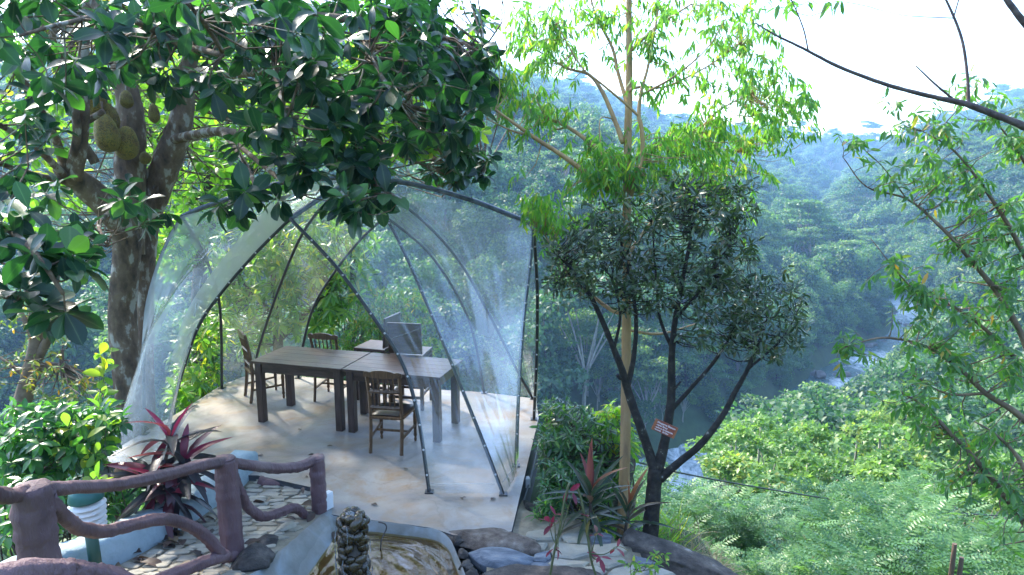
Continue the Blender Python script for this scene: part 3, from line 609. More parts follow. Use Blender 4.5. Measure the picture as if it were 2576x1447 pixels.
boulder("rock", "long brown crusted rock lying along the platform front", Wz(1250, 1356, -0.03) + [0, 0.0, 0.0], (0.95, 0.30, 0.11), (0, 0.04, -0.22), M_crust, 2)
boulder("rock", "small blue grey stone between the big slab and the flagstones", Wz(1370, 1418, -0.05) - [0.02, .03, .02], (0.28, 0.22, 0.09), (0, 0, 0.3), M_bluestone, 3)
boulder("rock", "dark speckled rock band crossing in front of the flagstones", np.array(Wz(1330, 1468, 0.0)), (1.2, 0.36, 0.13), (0, 0.0, 0.05), M_rock, 4, sub=5)
boulder("rock", "long black lichened rock sloping away beside the ebony trunk", np.array(Wz(1700, 1416, -0.17)), (1.35, 0.36, 0.30), (0, 0.16, -0.40), M_rock, 5, sub=5)
boulder("rock", "angular dark stone beside the railing post on the pool edge", Wz(672, 1368, 0.12), (0.20, 0.20, 0.13), (0.1, 0, 0.6), M_rock, 6)
boulder("rock", "mossy dark stone under the broken railing foot", Wz(628, 1412, 0.22), (0.30, 0.26, 0.18), (0.1, 0, 0.2), M_rock, 7)
boulder("rock", "brown edging stone at the lip of the pool", Wz(722, 1326, 0.10), (0.09, 0.24, 0.07), (0, 0, -0.55), M_pave, 8)
boulder("rock", "small mossy cobble at the end of the wavy rail", Wz(775, 1297, 0.03), (0.12, 0.08, 0.06), (0, 0, 0), M_rock, 9)
boulder("rock", "tall dark boulder standing behind the cordylines", Wz(1535, 1275, -0.35) + [0.0, 0.25, 0.05], (0.62, 0.5, 1.05), (0, 0.25, 0.2), M_rock, 10, sub=5)
boulder("rock", "low grey rock at the foot of the retaining wall", Wz(1335, 1300, -0.25), (0.30, 0.45, 0.32), (0, 0, 0.4), M_rock, 11)
for a, (x, y) in enumerate([(1152, 1362), (1165, 1395), (1172, 1425), (1188, 1448)]):
    boulder("rock", ("dark wet stone at the pool lip nearest the platform", "dark wet stone second along the pool lip", "dark wet stone third along the pool lip", "dark wet stone on the pool lip by the rock band")[a], Wz(x, y, -0.03), (0.10, 0.12, 0.09), (0, 0, a), M_rock, 20 + a, group="stones set in the pool lip")
# ------------------------------------------------------------------ the clear tent
def film_mat(name, milk, gloss, tint, seed):
    m, t, p, o = new_mat(name); t.nodes.remove(p); c = coords(t, (1, 1, 1), "World")
    mp = N(t, "ShaderNodeMapping"); mp.inputs["Location"].default_value = (seed, seed * 2, 0); t.links.new(c, mp.inputs[0])
    st = N(t, "ShaderNodeMapping"); st.inputs["Rotation"].default_value = (0.25, -0.3, 0.4); st.inputs["Scale"].default_value = (2.2, 2.2, 0.55); t.links.new(mp.outputs[0], st.inputs[0])
    tr = N(t, "ShaderNodeBsdfTransparent"); tr.inputs[0].default_value = (0.97, 0.985, 0.975, 1)
    df = N(t, "ShaderNodeBsdfDiffuse"); df.inputs[0].default_value = (*tint, 1); tl = N(t, "ShaderNodeBsdfTranslucent"); tl.inputs[0].default_value = (*tint, 1)
    dm = N(t, "ShaderNodeMixShader"); dm.inputs[0].default_value = 0.55; t.links.new(df.outputs[0], dm.inputs[1]); t.links.new(tl.outputs[0], dm.inputs[2])
    dust = ramp(t, noise(t, mp.outputs[0], 1.1, 4, 0.6, 0.8), [(0.30, (milk * 0.6,) * 3), (0.52, (milk,) * 3), (0.70, (min(1, milk * 1.7),) * 3)])
    m1 = N(t, "ShaderNodeMixShader"); t.links.new(dust, m1.inputs[0]); t.links.new(tr.outputs[0], m1.inputs[1]); t.links.new(dm.outputs[0], m1.inputs[2])
    gl = N(t, "ShaderNodeBsdfGlossy"); gl.inputs["Roughness"].default_value = 0.17; gl.inputs[0].default_value = (0.9, 0.95, 1, 1)
    nb = bump(t, noise(t, mp.outputs[0], 0.9, 2, 0.5, 0.6), 0.28, 0.08); nb = bump(t, noise(t, st.outputs[0], 1.6, 3, 0.5, 0.9), 0.14, 0.03, nb); t.links.new(nb, gl.inputs["Normal"])
    fr = N(t, "ShaderNodeLayerWeight"); fr.inputs[0].default_value = 0.5; t.links.new(nb, fr.inputs["Normal"]); p5_ = N(t, "ShaderNodeMath", operation="POWER"); t.links.new(fr.outputs["Facing"], p5_.inputs[0]); p5_.inputs[1].default_value = 4.5; pa_ = N(t, "ShaderNodeMath", operation="MULTIPLY_ADD"); t.links.new(p5_.outputs[0], pa_.inputs[0]); pa_.inputs[1].default_value = 0.9; pa_.inputs[2].default_value = 0.04
    fm = N(t, "ShaderNodeMath", operation='MULTIPLY'); fm.use_clamp = True; t.links.new(pa_.outputs[0], fm.inputs[0]); fm.inputs[1].default_value = gloss
    m2 = N(t, "ShaderNodeMixShader"); t.links.new(fm.outputs[0], m2.inputs[0]); t.links.new(m1.outputs[0], m2.inputs[1]); t.links.new(gl.outputs[0], m2.inputs[2]); t.links.new(m2.outputs[0], o.inputs[0]); return m
M_film = film_mat("clear plastic film", 0.09, 1.3, (0.80, 0.83, 0.82), 0.0)
M_filmR = film_mat("clear side film", 0.18, 4.0, (0.80, 0.83, 0.85), 1.7)
M_filmL = film_mat("dusty clear plastic film", 0.34, 0.8, (0.80, 0.80, 0.72), 3.1)
M_filmB = film_mat("hazy back film", 0.085, 1.0, (0.80, 0.84, 0.66), 6.3)
M_seam, t, p, o = new_mat("film seam"); p.inputs["Base Color"].default_value = (0.55, 0.58, 0.58, 1); p.inputs["Roughness"].default_value = 0.3; p.inputs["Alpha"].default_value = 0.22

M_ridge = mat("blue grey film wrapped steel", [(0.35, (0.04, 0.055, 0.075)), (0.7, (0.13, 0.16, 0.20))], 9, 0.25, 0.3, 30, 0.006, spec=0.7)
CT = Wy(905, 445, 7.95)
APX = {"front": Wy(730, 550, 6.86), "rear": Wy(970, 545, 9.0), "east": Wy(1342, 565, 7.3), "west": Wy(457, 545, 8.0)}
def ribc(pxs, top, n=40):
    """pixel line of a rib from its foot up to TOP; depth runs smoothly from the foot's to the top's"""
    foot = Wz(*pxs[0], 0.0); L = np.r_[0, np.cumsum([np.hypot(pxs[k + 1][0] - pxs[k][0], pxs[k + 1][1] - pxs[k][1]) for k in range(len(pxs) - 1)])]
    pts = [foot] + [Wy(*pxs[k], foot[1] + (top[1] - foot[1]) * L[k] / L[-1]) for k in range(1, len(pxs) - 1)] + [top]
    return resample(spline(pts, 8), n)
RB = {
    "front_l": ribc([(425, 1068), (445, 985), (470, 900), (500, 820), (550, 745), (640, 640), (730, 550)], APX["front"]),
    "front_r": ribc([(1080, 1238), (1050, 1040), (1010, 910), (940, 800), (840, 665), (730, 550)], APX["front"]),
    "diag_fr": ribc([(1266, 1244), (1195, 1060), (1085, 790), (1010, 620), (960, 530), (905, 445)], CT),
    "east_f": ribc([(1298, 1172), (1306, 960), (1318, 800), (1332, 680), (1342, 565)], APX["east"]),
    "east_b": ribc([(1343, 1055), (1350, 900), (1352, 750), (1347, 640), (1342, 565)], APX["east"]),
    "diag_br": ribc([(1341, 1003), (1300, 930), (1230, 790), (1150, 650), (1040, 535), (905, 445)], CT),
    "rear_r": ribc([(1218, 989), (1195, 860), (1160, 760), (1090, 650), (1030, 592), (970, 545)], APX["rear"]),
    "rear_l": ribc([(750, 951), (762, 870), (790, 770), (845, 680), (910, 600), (970, 545)], APX["rear"]),
    "diag_bl": ribc([(643, 940), (650, 880), (700, 730), (760, 590), (830, 500), (905, 445)], CT),
    "west_b": ribc([(558, 977), (557, 850), (550, 750), (522, 660), (498, 609), (457, 545)], APX["west"]),
    "west_f": ribc([(364, 1092), (362, 950), (364, 850), (370, 770), (390, 690), (420, 610), (457, 545)], APX["west"]),
}
RIDGE = {"east": resample(spline([CT, Wy(1045, 465, 7.75), Wy(1190, 505, 7.5), APX["east"]], 10), 40),
         "west": resample(spline([CT, Wy(730, 456, 7.95), Wy(600, 492, 7.97), Wy(510, 522, 8.0), APX["west"]], 10), 40),
         "front": resample(spline([CT, Wy(820, 490, 7.4), APX["front"]], 10), 40), "rear": resample(spline([CT, Wy(940, 490, 8.5), APX["rear"]], 10), 40)}
base = Wz(850, 1100, 0.0); tent = thing("dome_tent", "clear plastic vaulted tent on black curved steel ribs covering the platform", "tent", base)
BOLT = MB(); BOLT.lathe([(0.011, 0), (0.011, 0.006), (0.007, 0.010)], sides=8); BOLT = BOLT.mesh("bolt", M_bolt, True)
def part_t(name, mb, m, smooth=False): 
    mb.v = [(a - base[0], b - base[1], c_ - base[2]) for a, b, c_ in mb.v]; return mb.build(name, m, tent, smooth)
for nm, C in list(RB.items()) + list(RIDGE.items()):
    mb = MB(); ridge = len(C) and nm in RIDGE and C is RIDGE[nm]
    mb.tube(C, 0.019 if not ridge else 0.028, 8); rb = part_t("ridge_beam" if ridge else "rib", mb, M_ridge if ridge or nm == "east_f" else M_steel, True)
    if nm in ("front_r", "diag_fr", "east_f", "front_l", "east_b"):
        for q in C[2:-2:3]:
            v = norm(np.array([0, 0, CAMZ]) - q); put("bolt", BOLT, rb, Matrix.Translation(q + v * 0.017 - base) @ Vector(v).to_track_quat('Z', 'Y').to_matrix().to_4x4())
    if not ridge:
        mb = MB(); mb.box(C[0] + [0, 0, 0.006], (0.08, 0.08, 0.010)); fp = part_t("foot_plate", mb, M_steel)
def film(a, b, m, seed, bulge=None, skirt=None, flip=False, gl=None):
    """ruled sheet between two ribs, drawn in a little, with folds"""
    nu = 34; A = a if len(a) == 40 else resample(a, 40); B = b; u = np.linspace(0, 1, nu); s = np.linspace(0, 1, 40)
    S = A[:, None] * (1 - u)[None, :, None] + B[:, None] * u[None, :, None]
    du = np.gradient(S, axis=1); ds = np.gradient(S, axis=0); nn = norm(np.cross(du, ds)); ctr_ = np.array([CT[0], CT[1], 1.0]); sg = np.sign(((S - ctr_) * nn).sum(-1, keepdims=True)); nn = nn * sg
    edge = (4 * u * (1 - u))[None, :, None]; r = np.random.default_rng(seed); W_ = 0
    for k in range(7):
        f1, f2, ph, am = r.uniform(2, 16), r.uniform(-7, 7), r.uniform(0, 6.28), r.uniform(0.2, 1) * 0.009; W_ = W_ + am * np.abs(np.sin(f1 * u[None] * 1.6 + f2 * s[:, None] * 1.6 + ph)) ** 0.7
    S = S + nn * (W_[..., None] * edge + 0.025)
    S = S - nn * edge * 0.05 * np.sin(pi * s)[:, None, None]
    if bulge is not None: S = S + bulge[None, None, :] * edge * ((1 - s) ** 2.2)[:, None, None]
    S[:, :, 2] = np.maximum(S[:, :, 2], 0.006)
    i, k = np.meshgrid(np.arange(39), np.arange(nu - 1), indexing='ij'); fq = np.stack([i * nu + k, i * nu + k + 1, (i + 1) * nu + k + 1, (i + 1) * nu + k], -1).reshape(-1, 4)
    put("film_panel", fastmesh("film_panel", S.reshape(-1, 3) - base, fq, m), tent); return S
flare = resample(spline([Wz(271, 1156), Wy(300, 1080, 6.95), Wy(345, 940, 7.15), Wy(385, 830, 7.3), Wy(470, 700, 7.5), Wy(600, 585, 7.65), Wy(760, 500, 7.8), CT], 8), 40)
S1 = film(RB["front_r"], RB["diag_fr"], M_film, 1); S2 = film(RB["diag_fr"], RB["east_f"], M_filmR, 2)
film(RB["east_b"], RB["diag_br"], M_filmB, 3); film(RB["diag_br"], RB["rear_r"], M_filmB, 4)
film(RB["rear_l"], RB["diag_bl"], M_filmB, 5); film(RB["diag_bl"], RB["west_b"], M_filmB, 6)
wf = RB["west_f"].copy(); k = np.clip((22 - np.arange(40)) / 22.0, 0, 1)[:, None]; wf = wf * (1 - k ** 1.4) + resample(spline([Wz(280, 1150), Wy(308, 1070, 7.0), Wy(350, 940, 7.2), RB["west_f"][22]], 8), 40)[np.clip(np.arange(40) * 39 // 22, 0, 39)] * k ** 1.4
film(wf, flare, M_filmL, 7)
S8 = film(flare, RB["front_l"], M_filmL, 8, bulge=Wz(405, 1180) - 0.5 * (flare[0] + RB["front_l"][0]))
def strip(P, wdt, nm="seam"):
    mb = MB(); mb.tube(P, wdt, 5, flat=0.3); part_t(nm, mb, M_seam, True)
strip(S1[19, ::3], 0.007); strip(S2[19, ::3], 0.007)
strip(S8[1, 1:-1:2], 0.016, "hem"); strip(S2[1, 1:-1:3], 0.008, "hem"); strip(S1[1, 1:-1:3], 0.008, "hem")
mb = MB(); mb.tube([S8[20, 6] + 0.01, S8[17, 18], S8[19, 30]], 0.008, 6, flat=0.4); part_t("tie_strap", mb, M_seam)
# folded film rolled over the outer ridge, and the pale cuff along the opening's left side
cuff = RB["front_l"] + norm(np.array([-0.55, -0.5, 0.45]))[None] * 0.05
mb = MB(); Q = np.stack([RB["front_l"] + [-0.01, -0.02, 0.005], RB["front_l"] + np.array([-0.05, -0.035, 0.06])[None] * np.linspace(0.9, 1.9, 40)[:, None], RB["front_l"] + np.array([-0.10, -0.03, 0.10])[None] * np.linspace(1.0, 1.6, 40)[:, None]], 1)[10:]
V = Q.reshape(-1, 3); mb.add(V, [(3 * a + k, 3 * a + k + 1, 3 * a + 4 + k, 3 * a + 3 + k) for a in range(len(Q) - 1) for k in range(2)])
M_cuff, t, p, o = new_mat("folded film cuff"); p.inputs["Base Color"].default_value = (0.62, 0.60, 0.52, 1); p.inputs["Roughness"].default_value = 0.35; p.inputs["Alpha"].default_value = 0.72
c = coords(t, (1, 1, 1), "World"); t.links.new(bump(t, noise(t, c, 14, 4), 0.5, 0.02), p.inputs["Normal"]); part_t("film_cuff", mb, M_cuff, True)

# ------------------------------------------------------------------ tables
def foot_dir(a, b):
    A, B = Wz(*a), Wz(*b); return A, B, atan2(B[1] - A[1], B[0] - A[0])
TFL, TFR, tyaw = foot_dir((663, 1060), (1100, 1110))
ex = np.array([cos(tyaw), sin(tyaw), 0]); ey = np.array([-sin(tyaw), cos(tyaw), 0])
LEN = float(np.linalg.norm(TFR - TFL)) + 0.17; TW = 0.74; TH = 0.775
def table(label, c0, L):
    tb = thing("table", label, "table", tuple(c0), tyaw, "dark timber tables pushed end to end")
    mb = MB(); wv = TW / 5
    for k in range(5): MBp = MB(); MBp.box((0, -TW / 2 + wv * (k + 0.5), TH - 0.015 + random.uniform(-.0008, .0008)), (L - 0.004, wv - 0.002, 0.03)); MBp.build("plank", M_table, tb, bevel=0.002)
    for sx in (-1, 1):
        for sy in (-1, 1):
            mb = MB(); mb.box((sx * (L / 2 - 0.075), sy * (TW / 2 - 0.075), (TH - 0.035) / 2), (0.085, 0.085, TH - 0.035)); mb.build("leg", M_tableleg, tb, bevel=0.004)
    for sy in (-1, 1): mb = MB(); mb.box((0, sy * (TW / 2 - 0.065), TH - 0.088), (L - 0.24, 0.03, 0.11)); mb.build("apron", M_table, tb, bevel=0.002)
    for sx in (-1, 1): mb = MB(); mb.box((sx * (L / 2 - 0.065), 0, TH - 0.088), (0.03, TW - 0.24, 0.11)); mb.build("apron", M_table, tb, bevel=0.002)
    return tb
org = TFL - ex * 0.085 - ey * 0.075; L2 = LEN / 2
table("dark timber table at the jackfruit end of the joined pair", org + ex * (L2 / 2) + ey * (TW / 2), L2 - 0.012)
table("dark timber table nearer the valley, behind the film", org + ex * (L2 * 1.5) + ey * (TW / 2), L2 - 0.012)

# ------------------------------------------------------------------ chairs
def bar(mb, a, b, w_, d_=None, rot=None):
    a, b = Vector(a), Vector(b); v = b - a; q = v.to_track_quat('Z', 'Y').to_matrix(); mb.box((a + b) / 2, (w_, d_ or w_, v.length), q)
def spindle_chair(label, loc, yaw):
    """front is +y; back posts at y=-0.19"""
    ch = thing("chair", label, "chair", loc, yaw, "turned spindle chairs with dark padded seats")
    WB, WF, SD, SH, BH = 0.175, 0.20, 0.20, 0.43, 0.93
    for s in (-1, 1):
        mb = MB(); C = spline([(s * WB, -SD - 0.035, 0), (s * WB, -SD, 0.25), (s * WB, -SD + .005, SH), (s * WB, -SD - 0.01, 0.66), (s * WB * 1.04, -SD - 0.055, BH - 0.03)], 4)
        mb.tube(C, [0.021] * len(C), 4, 0); mb.build("back_post", M_chair, ch)
        mb = MB(); mb.lathe([(0.013, 0), (0.017, 0.03), (0.012, 0.045), (0.022, 0.075), (0.016, 0.10), (0.021, 0.2), (0.023, 0.30), (0.017, 0.335), (0.023, 0.345), (0.017, 0.36), (0.023, 0.375), (0.023, SH - 0.03)], (s * WF, SD - 0.02, 0), 10); mb.build("front_leg", M_chair, ch, True)
        mb = MB(); bar(mb, (s * WB, -SD - 0.02, 0.17), (s * WF, SD - 0.02, 0.19), 0.018, 0.024); mb.build("stretcher", M_chair, ch)
        mb = MB(); bar(mb, (s * (WB + .0), -SD + 0.02, SH - 0.03), (s * WF, SD - 0.02, SH - 0.03), 0.05, 0.022); mb.build("seat_rail", M_chair, ch)
    mb = MB(); bar(mb, (-WF, SD - 0.02, SH - 0.03), (WF, SD - 0.02, SH - 0.03), 0.05, 0.022); mb.build("seat_rail", M_chair, ch)
    mb = MB(); bar(mb, (-WB, -SD, SH - 0.03), (WB, -SD, SH - 0.03), 0.05, 0.022); mb.build("seat_rail", M_chair, ch)
    mb = MB(); bar(mb, (-0.185, 0.0, 0.18), (0.185, 0.0, 0.18), 0.018, 0.024); mb.build("stretcher", M_chair, ch)
    # padded seat
    V = []; n = 9
    for a in range(n):
        for b in range(n):
            u, v = a / (n - 1) * 2 - 1, b / (n - 1) * 2 - 1; wv = 0.5 * (WB + WF) + 0.5 * (WF - WB) * v; V.append((u * (wv - 0.008), v * (SD - 0.015), SH - 0.006 + 0.036 * (1 - u ** 4) ** .6 * (1 - v ** 4) ** .6))
    mb = MB(); mb.add(V, [(a * n + b, (a + 1) * n + b, (a + 1) * n + b + 1, a * n + b + 1) for a in range(n - 1) for b in range(n - 1)]); mb.add([(-WB + .01, -SD + .015, SH - .02), (WB - .01, -SD + .015, SH - .02), (WF - .01, SD - .015, SH - .02), (-WF + .01, SD - .015, SH - .02)], [(0, 3, 2, 1)]); mb.build("seat", M_leather, ch, True)
    # crest rail with a scalloped top
    V = []; m = 25
    for a in range(m):
        u = a / (m - 1) * 2 - 1; x = u * (WB + 0.035); top = BH + 0.030 * max(0, 1 - (u / 0.62) ** 2) ** .5 + 0.014 * (abs(u) > 0.62) * sin((abs(u) - 0.62) / 0.38 * pi) - 0.012; bot = BH - 0.07 + 0.012 * abs(u); yb = -SD - 0.055 - 0.015 * (1 - u * u)
        V += [(x, yb - 0.013, bot), (x, yb - 0.013, top), (x, yb + 0.013, top), (x, yb + 0.013, bot)]
    Fs = [(4 * a + k, 4 * a + (k + 1) % 4, 4 * a + 4 + (k + 1) % 4, 4 * a + 4 + k) for a in range(m - 1) for k in range(4)] + [(3, 2, 1, 0), (4 * m - 4, 4 * m - 3, 4 * m - 2, 4 * m - 1)]
    mb = MB(); mb.add(V, Fs); mb.build("crest_rail", M_chair, ch)
    for z, yy in ((0.70, -SD - 0.022), (0.515, -SD - 0.003)):
        mb = MB(); C = [(x, yy - 0.012 * (1 - (x / WB) ** 2), z) for x in np.linspace(-WB, WB, 9)]; mb.tube(C, 0.015, 4, 0, flat=1.5); mb.build("back_rail", M_chair, ch)
    for k in range(5):
        x = (k - 2) * 0.056
        for z0, z1, y0, y1 in ((0.715, 0.865, -SD - 0.034, -SD - 0.062), (0.53, 0.69, -SD - 0.014, -SD - 0.032)):
            mb = MB(); H = z1 - z0; mb.lathe([(0.006, 0), (0.006, .1 * H), (0.0105, .3 * H), (0.007, .42 * H), (0.011, .5 * H), (0.007, .58 * H), (0.0105, .72 * H), (0.006, .9 * H), (0.006, H)], (0, 0, 0), 8)
            mb.build("spindle", M_chair, ch, True, M=Matrix.Translation((x, y0, z0)) @ Matrix.Rotation(atan2(y0 - y1, H), 4, 'X'))
    return ch
def seat_chair(label, rear_l, rear_r, fn=spindle_chair, off=0.235, back=None):
    A, B = Wz(*rear_l), Wz(*rear_r); m_ = (A + B) / 2; yaw = atan2(B[1] - A[1], B[0] - A[0]); f = np.array([-sin(yaw), cos(yaw), 0]); return fn(label, tuple(m_ + f * off), yaw)
seat_chair("spindle back chair facing the tables with its back to the pool", (930, 1140), (1012, 1146))
seat_chair("spindle back chair at the table end beside the jackfruit trunk", (617, 996), (632, 1015))
ccA = Wz(796, 1011); spindle_chair("spindle back chair half hidden on the far side of the tables", tuple(ccA + np.array([0.20, 0.20, 0])), R_(-14))
bpy.context.view_layer.update()
def bar_chair(label, loc, yaw):
    ch = thing("bar_chair", label, "chair", loc, yaw, "tall solid back bar chairs")
    SH, BH, W_ = 0.72, 1.14, 0.20
    for s in (-1, 1):
        mb = MB(); bar(mb, (s * W_, -0.20, 0), (s * W_, -0.20, SH), 0.042); mb.build("rear_leg", M_tableleg, ch, bevel=.003)
        mb = MB(); bar(mb, (s * W_, 0.20, 0), (s * W_, 0.20, SH - 0.035), 0.042); mb.build("front_leg", M_tableleg, ch, bevel=.003)
        mb = MB(); bar(mb, (s * W_, -0.178, 0.20), (s * W_, 0.178, 0.20), 0.022, 0.035); mb.build("stretcher", M_tableleg, ch)
        mb = MB(); bar(mb, (s * W_, -0.178, SH - 0.065), (s * W_, 0.178, SH - 0.065), 0.05, 0.022); mb.build("seat_rail", M_tableleg, ch)
    for yv in (-0.2, 0.2):
        mb = MB(); bar(mb, (-W_ + .022, yv, SH - 0.065), (W_ - .022, yv, SH - 0.065), 0.05, 0.022); mb.build("seat_rail", M_tableleg, ch)
        mb = MB(); bar(mb, (-W_ + .022, yv, 0.16), (W_ - .022, yv, 0.16), 0.022, 0.035); mb.build("stretcher", M_tableleg, ch)
    mb = MB(); mb.box((0, 0.01, SH - 0.015), (0.44, 0.43, 0.035)); mb.build("seat", M_table, ch, bevel=.004)
    mb = MB(); mb.box((0, -0.225, (SH + BH) / 2 + 0.01), (0.44, 0.028, BH - SH - 0.02), Matrix.Rotation(R_(4), 3, 'X')); mb.build("backrest", M_table, ch, bevel=.004); return ch
pd = Wz(906, 1008); bar_chair("tall solid back bar chair turned side on behind the tables", (pd[0] + 0.22, pd[1] + 0.16, 0), R_(72))
pe = Wz(1069, 1030); bar_chair("tall solid back bar chair showing its broad flat back through the film", (pe[0] - 0.19, pe[1] + 0.20, 0), R_(-10))

# ------------------------------------------------------------------ garden lamp, boxes, sign, cable, stakes, pipe
M_green = mat("green enamel", [(0.3, (0.015, 0.085, 0.075)), (0.7, (0.025, 0.115, 0.10))], 8, 0.3, 0.1, 20)
M_gpole = mat("dark green painted pole", [(0.3, (0.015, 0.06, 0.045)), (0.7, (0.03, 0.085, 0.06))], 8, 0.45, 0.2, 20)
M_louv = mat("off white louvre", [(0.3, (0.55, 0.52, 0.50)), (0.7, (0.74, 0.73, 0.74))], 8, 0.4, 0.1, 20)
lp = Wd(228, 1300, 4.6); lz = float(path_z(lp[1])) - 0.02; zc_ = Wd(228, 1240, 4.6)[2]
lamp = thing("garden_lamp", "green domed garden lamp with white louvres beside the stone path", "lamp", (lp[0], lp[1], lz)); H = (zc_ - lz) / 1.17
lamp.scale = (1.17,) * 3; lamp.rotation_euler = (0, R_(-1.5), 0)
mb = MB(); mb.lathe([(0.034, 0), (0.034, H - 0.19)], sides=16); mb.build("pole", M_gpole, lamp, True)
for k in range(5):
    z = H - 0.195 + k * 0.033; r0 = 0.072 + k * 0.003
    mb = MB(); mb.lathe([(0.045, 0.017), (r0 + .014, 0.0), (r0 + .016, 0.003), (0.05, 0.022)], (0, 0, z), 28); mb.build("louvre", M_louv, lamp, True)
mb = MB(); mb.lathe([(0.04, 0), (0.04, 0.20)], (0, 0, H - 0.2), 14); mb.build("inner_tube", M_louv, lamp, True)
mb = MB(); mb.lathe([(0.082, -0.03), (0.092, -0.028), (0.092, -0.018), (0.084, 0.015), (0.070, 0.042), (0.045, 0.056), (0.015, 0.061), (0.001, 0.061)], (0, 0, H), 28); mb.build("cap", M_green, lamp, True)

bx = Wz(816, 1287) + [0.02, 0.03, 0]
sb = thing("socket_box", "small white junction box standing against the last railing post", "box", tuple(bx), R_(-35)); mb = MB(); mb.box((0, 0, 0.09), (0.06, 0.10, 0.155)); mb.build("housing", M_white, sb, bevel=.004)
mb = MB(); mb.box((0.033, 0, 0.09), (0.004, 0.085, 0.14)); mb.build("cover", M_white, sb, bevel=.0015); mb = MB(); mb.tube([(0, -.02, 0.012), (0, -.02, -0.04)], .008, 8); mb.tube([(0, .025, 0.012), (0, .025, -0.04)], .008, 8); mb.build("conduit", M_white, sb)
bw = Wy(1334, 1212, 6.55); sb2 = thing("wall_socket", "small white socket box fixed to the retaining wall", "box", tuple(bw), R_(-80)); mb = MB(); mb.box((0, -0.03, 0), (0.07, 0.05, 0.10)); mb.build("housing", M_white, sb2, bevel=.004)
M_blueplug = mat("blue plug", [(0.3, (0.05, 0.12, 0.35)), (0.7, (0.07, 0.16, 0.42))], 8, 0.4, 0); mb = MB(); mb.box((0, -0.058, -0.02), (0.05, 0.008, 0.04)); mb.build("plug_cover", M_blueplug, sb2)
M_pipe = mat("grey conduit", [(0.3, (0.16, 0.18, 0.20)), (0.7, (0.24, 0.26, 0.28))], 8, 0.5, 0)
mb = MB(); mb.tube(spline([Wy(1352, 1125, 7.3), Wy(1338, 1190, 6.75), Wy(1318, 1260, 6.25), Wy(1305, 1315, 6.02)], 6), 0.010, 8); tag(mb.build("conduit_pipe", M_pipe, smooth=True), "thin grey conduit running along the retaining wall", "pipe")
mb = MB(); mb.tube(spline([Wd(1395, 1195, 6.5), Wd(1430, 1255, 6.45), Wd(1455, 1330, 6.3)], 6), 0.012, 8); tag(mb.build("irrigation_pipe", M_steel, smooth=True), "black pipe sloping through the ferns under the dark shrub", "pipe")
# sign nailed to the ebony
M_sign = mat("red brown painted board", [(0.3, (0.19, 0.045, 0.025)), (0.7, (0.27, 0.07, 0.04))], 5, 0.6, 0.3, 18, .004, stretch=(1, 5, 1))
M_batten = mat("orange brown batten", [(0.3, (0.26, 0.085, 0.035)), (0.7, (0.33, 0.12, 0.05))], 5, 0.6, 0.3, 18, .004)
M_letter = mat("white brush lettering", [(0.3, (0.72, 0.68, 0.70)), (0.7, (0.78, 0.75, 0.76))], 5, 0.6, 0)
sp_ = Wd(1672, 1078, 5.72); sg = thing("plant_sign", "red brown wooden name board nailed askew to the ebony trunk", "sign", tuple(sp_)); SWd, SHt = 0.205, 0.098
sg.rotation_euler = (R_(90 - 8), R_(24), R_(-2)); bpy.context.view_layer.update()
mb = MB(); mb.box((0, 0, 0), (SWd, SHt, 0.012)); mb.build("board", M_sign, sg, bevel=.0015)
for s in (-1, 1): mb = MB(); mb.box((s * (SWd / 2 - 0.009), 0, 0.009), (0.018, SHt * 0.98, 0.006)); mb.build("batten", M_batten, sg, bevel=.001)
for k, (tx, sz, x0) in enumerate((("Diospyros Ebenum", 0.0215, -0.080), ("ceylon Ebony", 0.0185, -0.078), ("native to :Sri lanka,India", 0.0165, -0.079), ("Growth   20-25m", 0.0175, -0.079))):
    cu = bpy.data.curves.new("lettering", 'FONT'); cu.body = tx; cu.size = sz; cu.extrude = 0.0006; cu.offset = 0.0003; cu.materials.append(M_letter)
    tmp = bpy.data.objects.new("lettering_curve", cu); COL.objects.link(tmp); lm_ = bpy.data.meshes.new_from_object(tmp.evaluated_get(bpy.context.evaluated_depsgraph_get())); bpy.data.objects.remove(tmp)
    ob = put("lettering", lm_, sg); ob.location = (x0, 0.022 - k * 0.0205, 0.0068)
mb = MB(); mb.tube(spline([Wd(1560, 1150, 8.0), Wd(1690, 1185, 9.5), Wd(1900, 1225, 11), Wd(2140, 1262, 12.5), Wd(2400, 1290, 14), Wd(2640, 1304, 15.5)], 10), 0.013, 6); tag(mb.build("power_cable", M_steel, smooth=True), "black cable sagging across the valley view above the bushes", "cable")
M_stake = mat("weathered stake", [(0.3, (0.10, 0.06, 0.045)), (0.7, (0.22, 0.15, 0.11))], 6, 0.85, 0.7, 20, .01, stretch=(1, 1, .3))
for (x, y0, lab) in ((2402, 1368, "taller of two weathered wooden stakes among the bushes"), (2419, 1402, "shorter of two weathered wooden stakes among the bushes")):
    a = Wd(x, y0, 7.0); mb = MB(); mb.tube([a, a - [0.0, 0, .25], a - [0.01, 0, .9], a - [0.01, 0, 2.2]], [0.022, .026, .028, .03], 9, .1); tag(mb.build("wooden_stake", M_stake), lab, "stake", "weathered stakes")
# withered stick in the pool
sk_ = Wz(1398, 1400, -0.08); 
mb = MB(); q = Wz(1413 - 2, 1398, -0.1); mb.tube(spline([Wz(957, 1385, -0.1), Wz(960, 1358, 0.0), Wz(972, 1330, 0.08), Wz(968, 1318, 0.12), Wz(952, 1313, 0.13)], 6), [0.006] * 25, 6); tag(mb.build("pool_stick", M_rock, smooth=True), "thin bent dark twig standing in the pool behind the pebble fountain", "twig")
